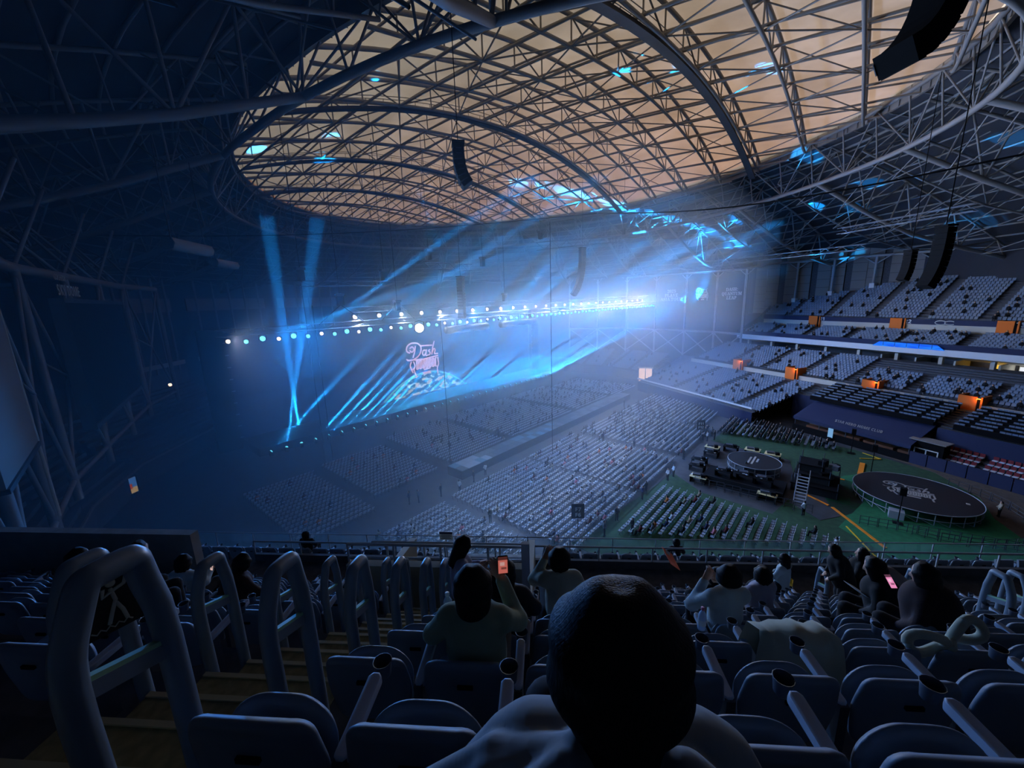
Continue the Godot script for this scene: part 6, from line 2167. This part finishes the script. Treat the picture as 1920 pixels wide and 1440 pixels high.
	someone("person in dark clothes with long hair next to the glowing phone", row_s(6) + 0.2, 3.6, row_y(6) + 0.05, 0.3, {"cloth": dark, "hair": 0.3, "hands": false})
	someone("person in dark clothes two rows below the white shirt", row_s(5) + 0.2, 2.5, row_y(5), 0.2, {"cloth": dark, "hair": 0.12, "hands": false})
	someone("person in a loose white shirt standing near the walkway", 8.3, 5.35, row_y(9) + 0.22, 0.6, {"cloth": white, "sit": false, "hair": 0.2, "nod": 0.2, "hands": false, "size": 0.95})
	someone("person in black bending over at the second stairs", 7.9, 6.35, row_y(8) + 0.05, 1.2, {"cloth": dark, "sit": false, "lean": 0.4, "hair": 0.3, "bulk": 0.05})
	someone("person in black standing at the second stairs", 8.2, 6.85, row_y(9) + 0.35, 1.0, {"cloth": dark, "sit": false, "hair": 0.25, "bulk": 0.04, "hands": false, "size": 1.02})
	someone("person in a black coat leaning over a sheet of paper", row_s(4) + 0.25, 4.3, row_y(4) + 0.08, 0.9, {"cloth": dark, "lean": 0.35, "hair": 0.32, "bulk": 0.05})
	someone("person in a beige jacket bending down between the seats", row_s(7) - 0.1, 6.35, row_y(7) + 0.22, 0.9, {"cloth": beige, "lean": 0.9, "hair": 0.2, "bulk": 0.06, "hands": false, "sit": false, "size": 0.95})
	someone("person in a dark wine coat hunched over a bright phone", row_s(3) + 0.25, 4.05, row_y(3) - 0.02, 0.7, {"cloth": wine, "lean": 0.3, "hair": 0.3, "bulk": 0.09})
	phone("phone with a bright pink screen held low by the wine coat", sp(row_s(3) + 0.65, 3.80, row_y(3) + 0.86), -0.9, -0.9, Color(1.0, 0.6, 0.8), 0.8)
	var pp := thing("paper_sheet", "white paper sheet on the lap of the black coat", "paper", sp(row_s(4) + 0.42, 3.98, row_y(4) + 0.84))
	put("sheet", plate(PackedVector2Array([Vector2(-0.15, -0.1), Vector2(0.15, -0.1), Vector2(0.15, 0.1), Vector2(-0.15, 0.1)]), 0.004, 0.001, 0.8), M.white_paint, pp, Transform3D(Basis(Vector3.RIGHT, -1.0).rotated(Vector3.UP, 0.9), Vector3.ZERO))
	someone("person in a pale quilted jacket at the end of the row left of the stairs", row_s(3) + 0.2, -5.75, row_y(3) - 0.02, -0.2, {"cloth": pastel, "lean": 0.25, "hair": 0.2, "bulk": 0.05})
	someone("person with long dark hair leaning across the pale quilted jacket", row_s(3) + 0.35, -5.2, row_y(3) + 0.02, -0.9, {"cloth": white, "lean": 0.3, "hair": 0.34, "hands": false})
	someone("person in a white top checking a bright phone left of the stairs", row_s(5) + 0.2, -6.0, row_y(5), 0.0, {"cloth": white, "nod": 0.3, "hair": 0.12, "arms": [[Vector3(0.27, 0.26, 0.04), Vector3(0.13, 0.2, 0.26)], [Vector3(-0.27, 0.26, 0.06), Vector3(-0.20, 0.34, 0.28)]]})
	phone("phone with a white lit screen held left of the stairs", sp(row_s(5) + 0.42, -5.66, row_y(5) + 0.98), -1.2, -0.3, Color(1.0, 0.85, 0.82), 0.6)
	someone("person in dark clothes beside the white lit phone", row_s(5) + 0.2, -7.0, row_y(5), 0.1, {"cloth": dark, "hair": 0.15, "hands": false})
	someone("person with short dark hair behind the white lit phone", row_s(6) + 0.2, -6.3, row_y(6) + 0.02, -0.1, {"cloth": dark, "hair": 0.06, "hands": false})
	someone("person in a brown coat reaching over the seat by the stairs", row_s(4) + 0.2, -4.55, row_y(4) - 0.08, -0.4, {"cloth": brown, "lean": 0.45, "hair": 0.1, "bulk": 0.05, "arms": [[Vector3(0.27, 0.26, 0.04), Vector3(0.13, 0.10, 0.26)], [Vector3(-0.30, 0.30, 0.14), Vector3(-0.42, 0.22, 0.34)]]})
	someone("person with dark hair sitting low in the front section by the rail", 11.5, -8.2, 15.2, 0.0, {"cloth": dark, "hair": 0.2, "hands": false})
	someone("person with dark hair sitting in the front section beyond the lilac shirt", 12.3, 4.4, 14.6, 0.0, {"cloth": navy, "hair": 0.1, "hands": false})
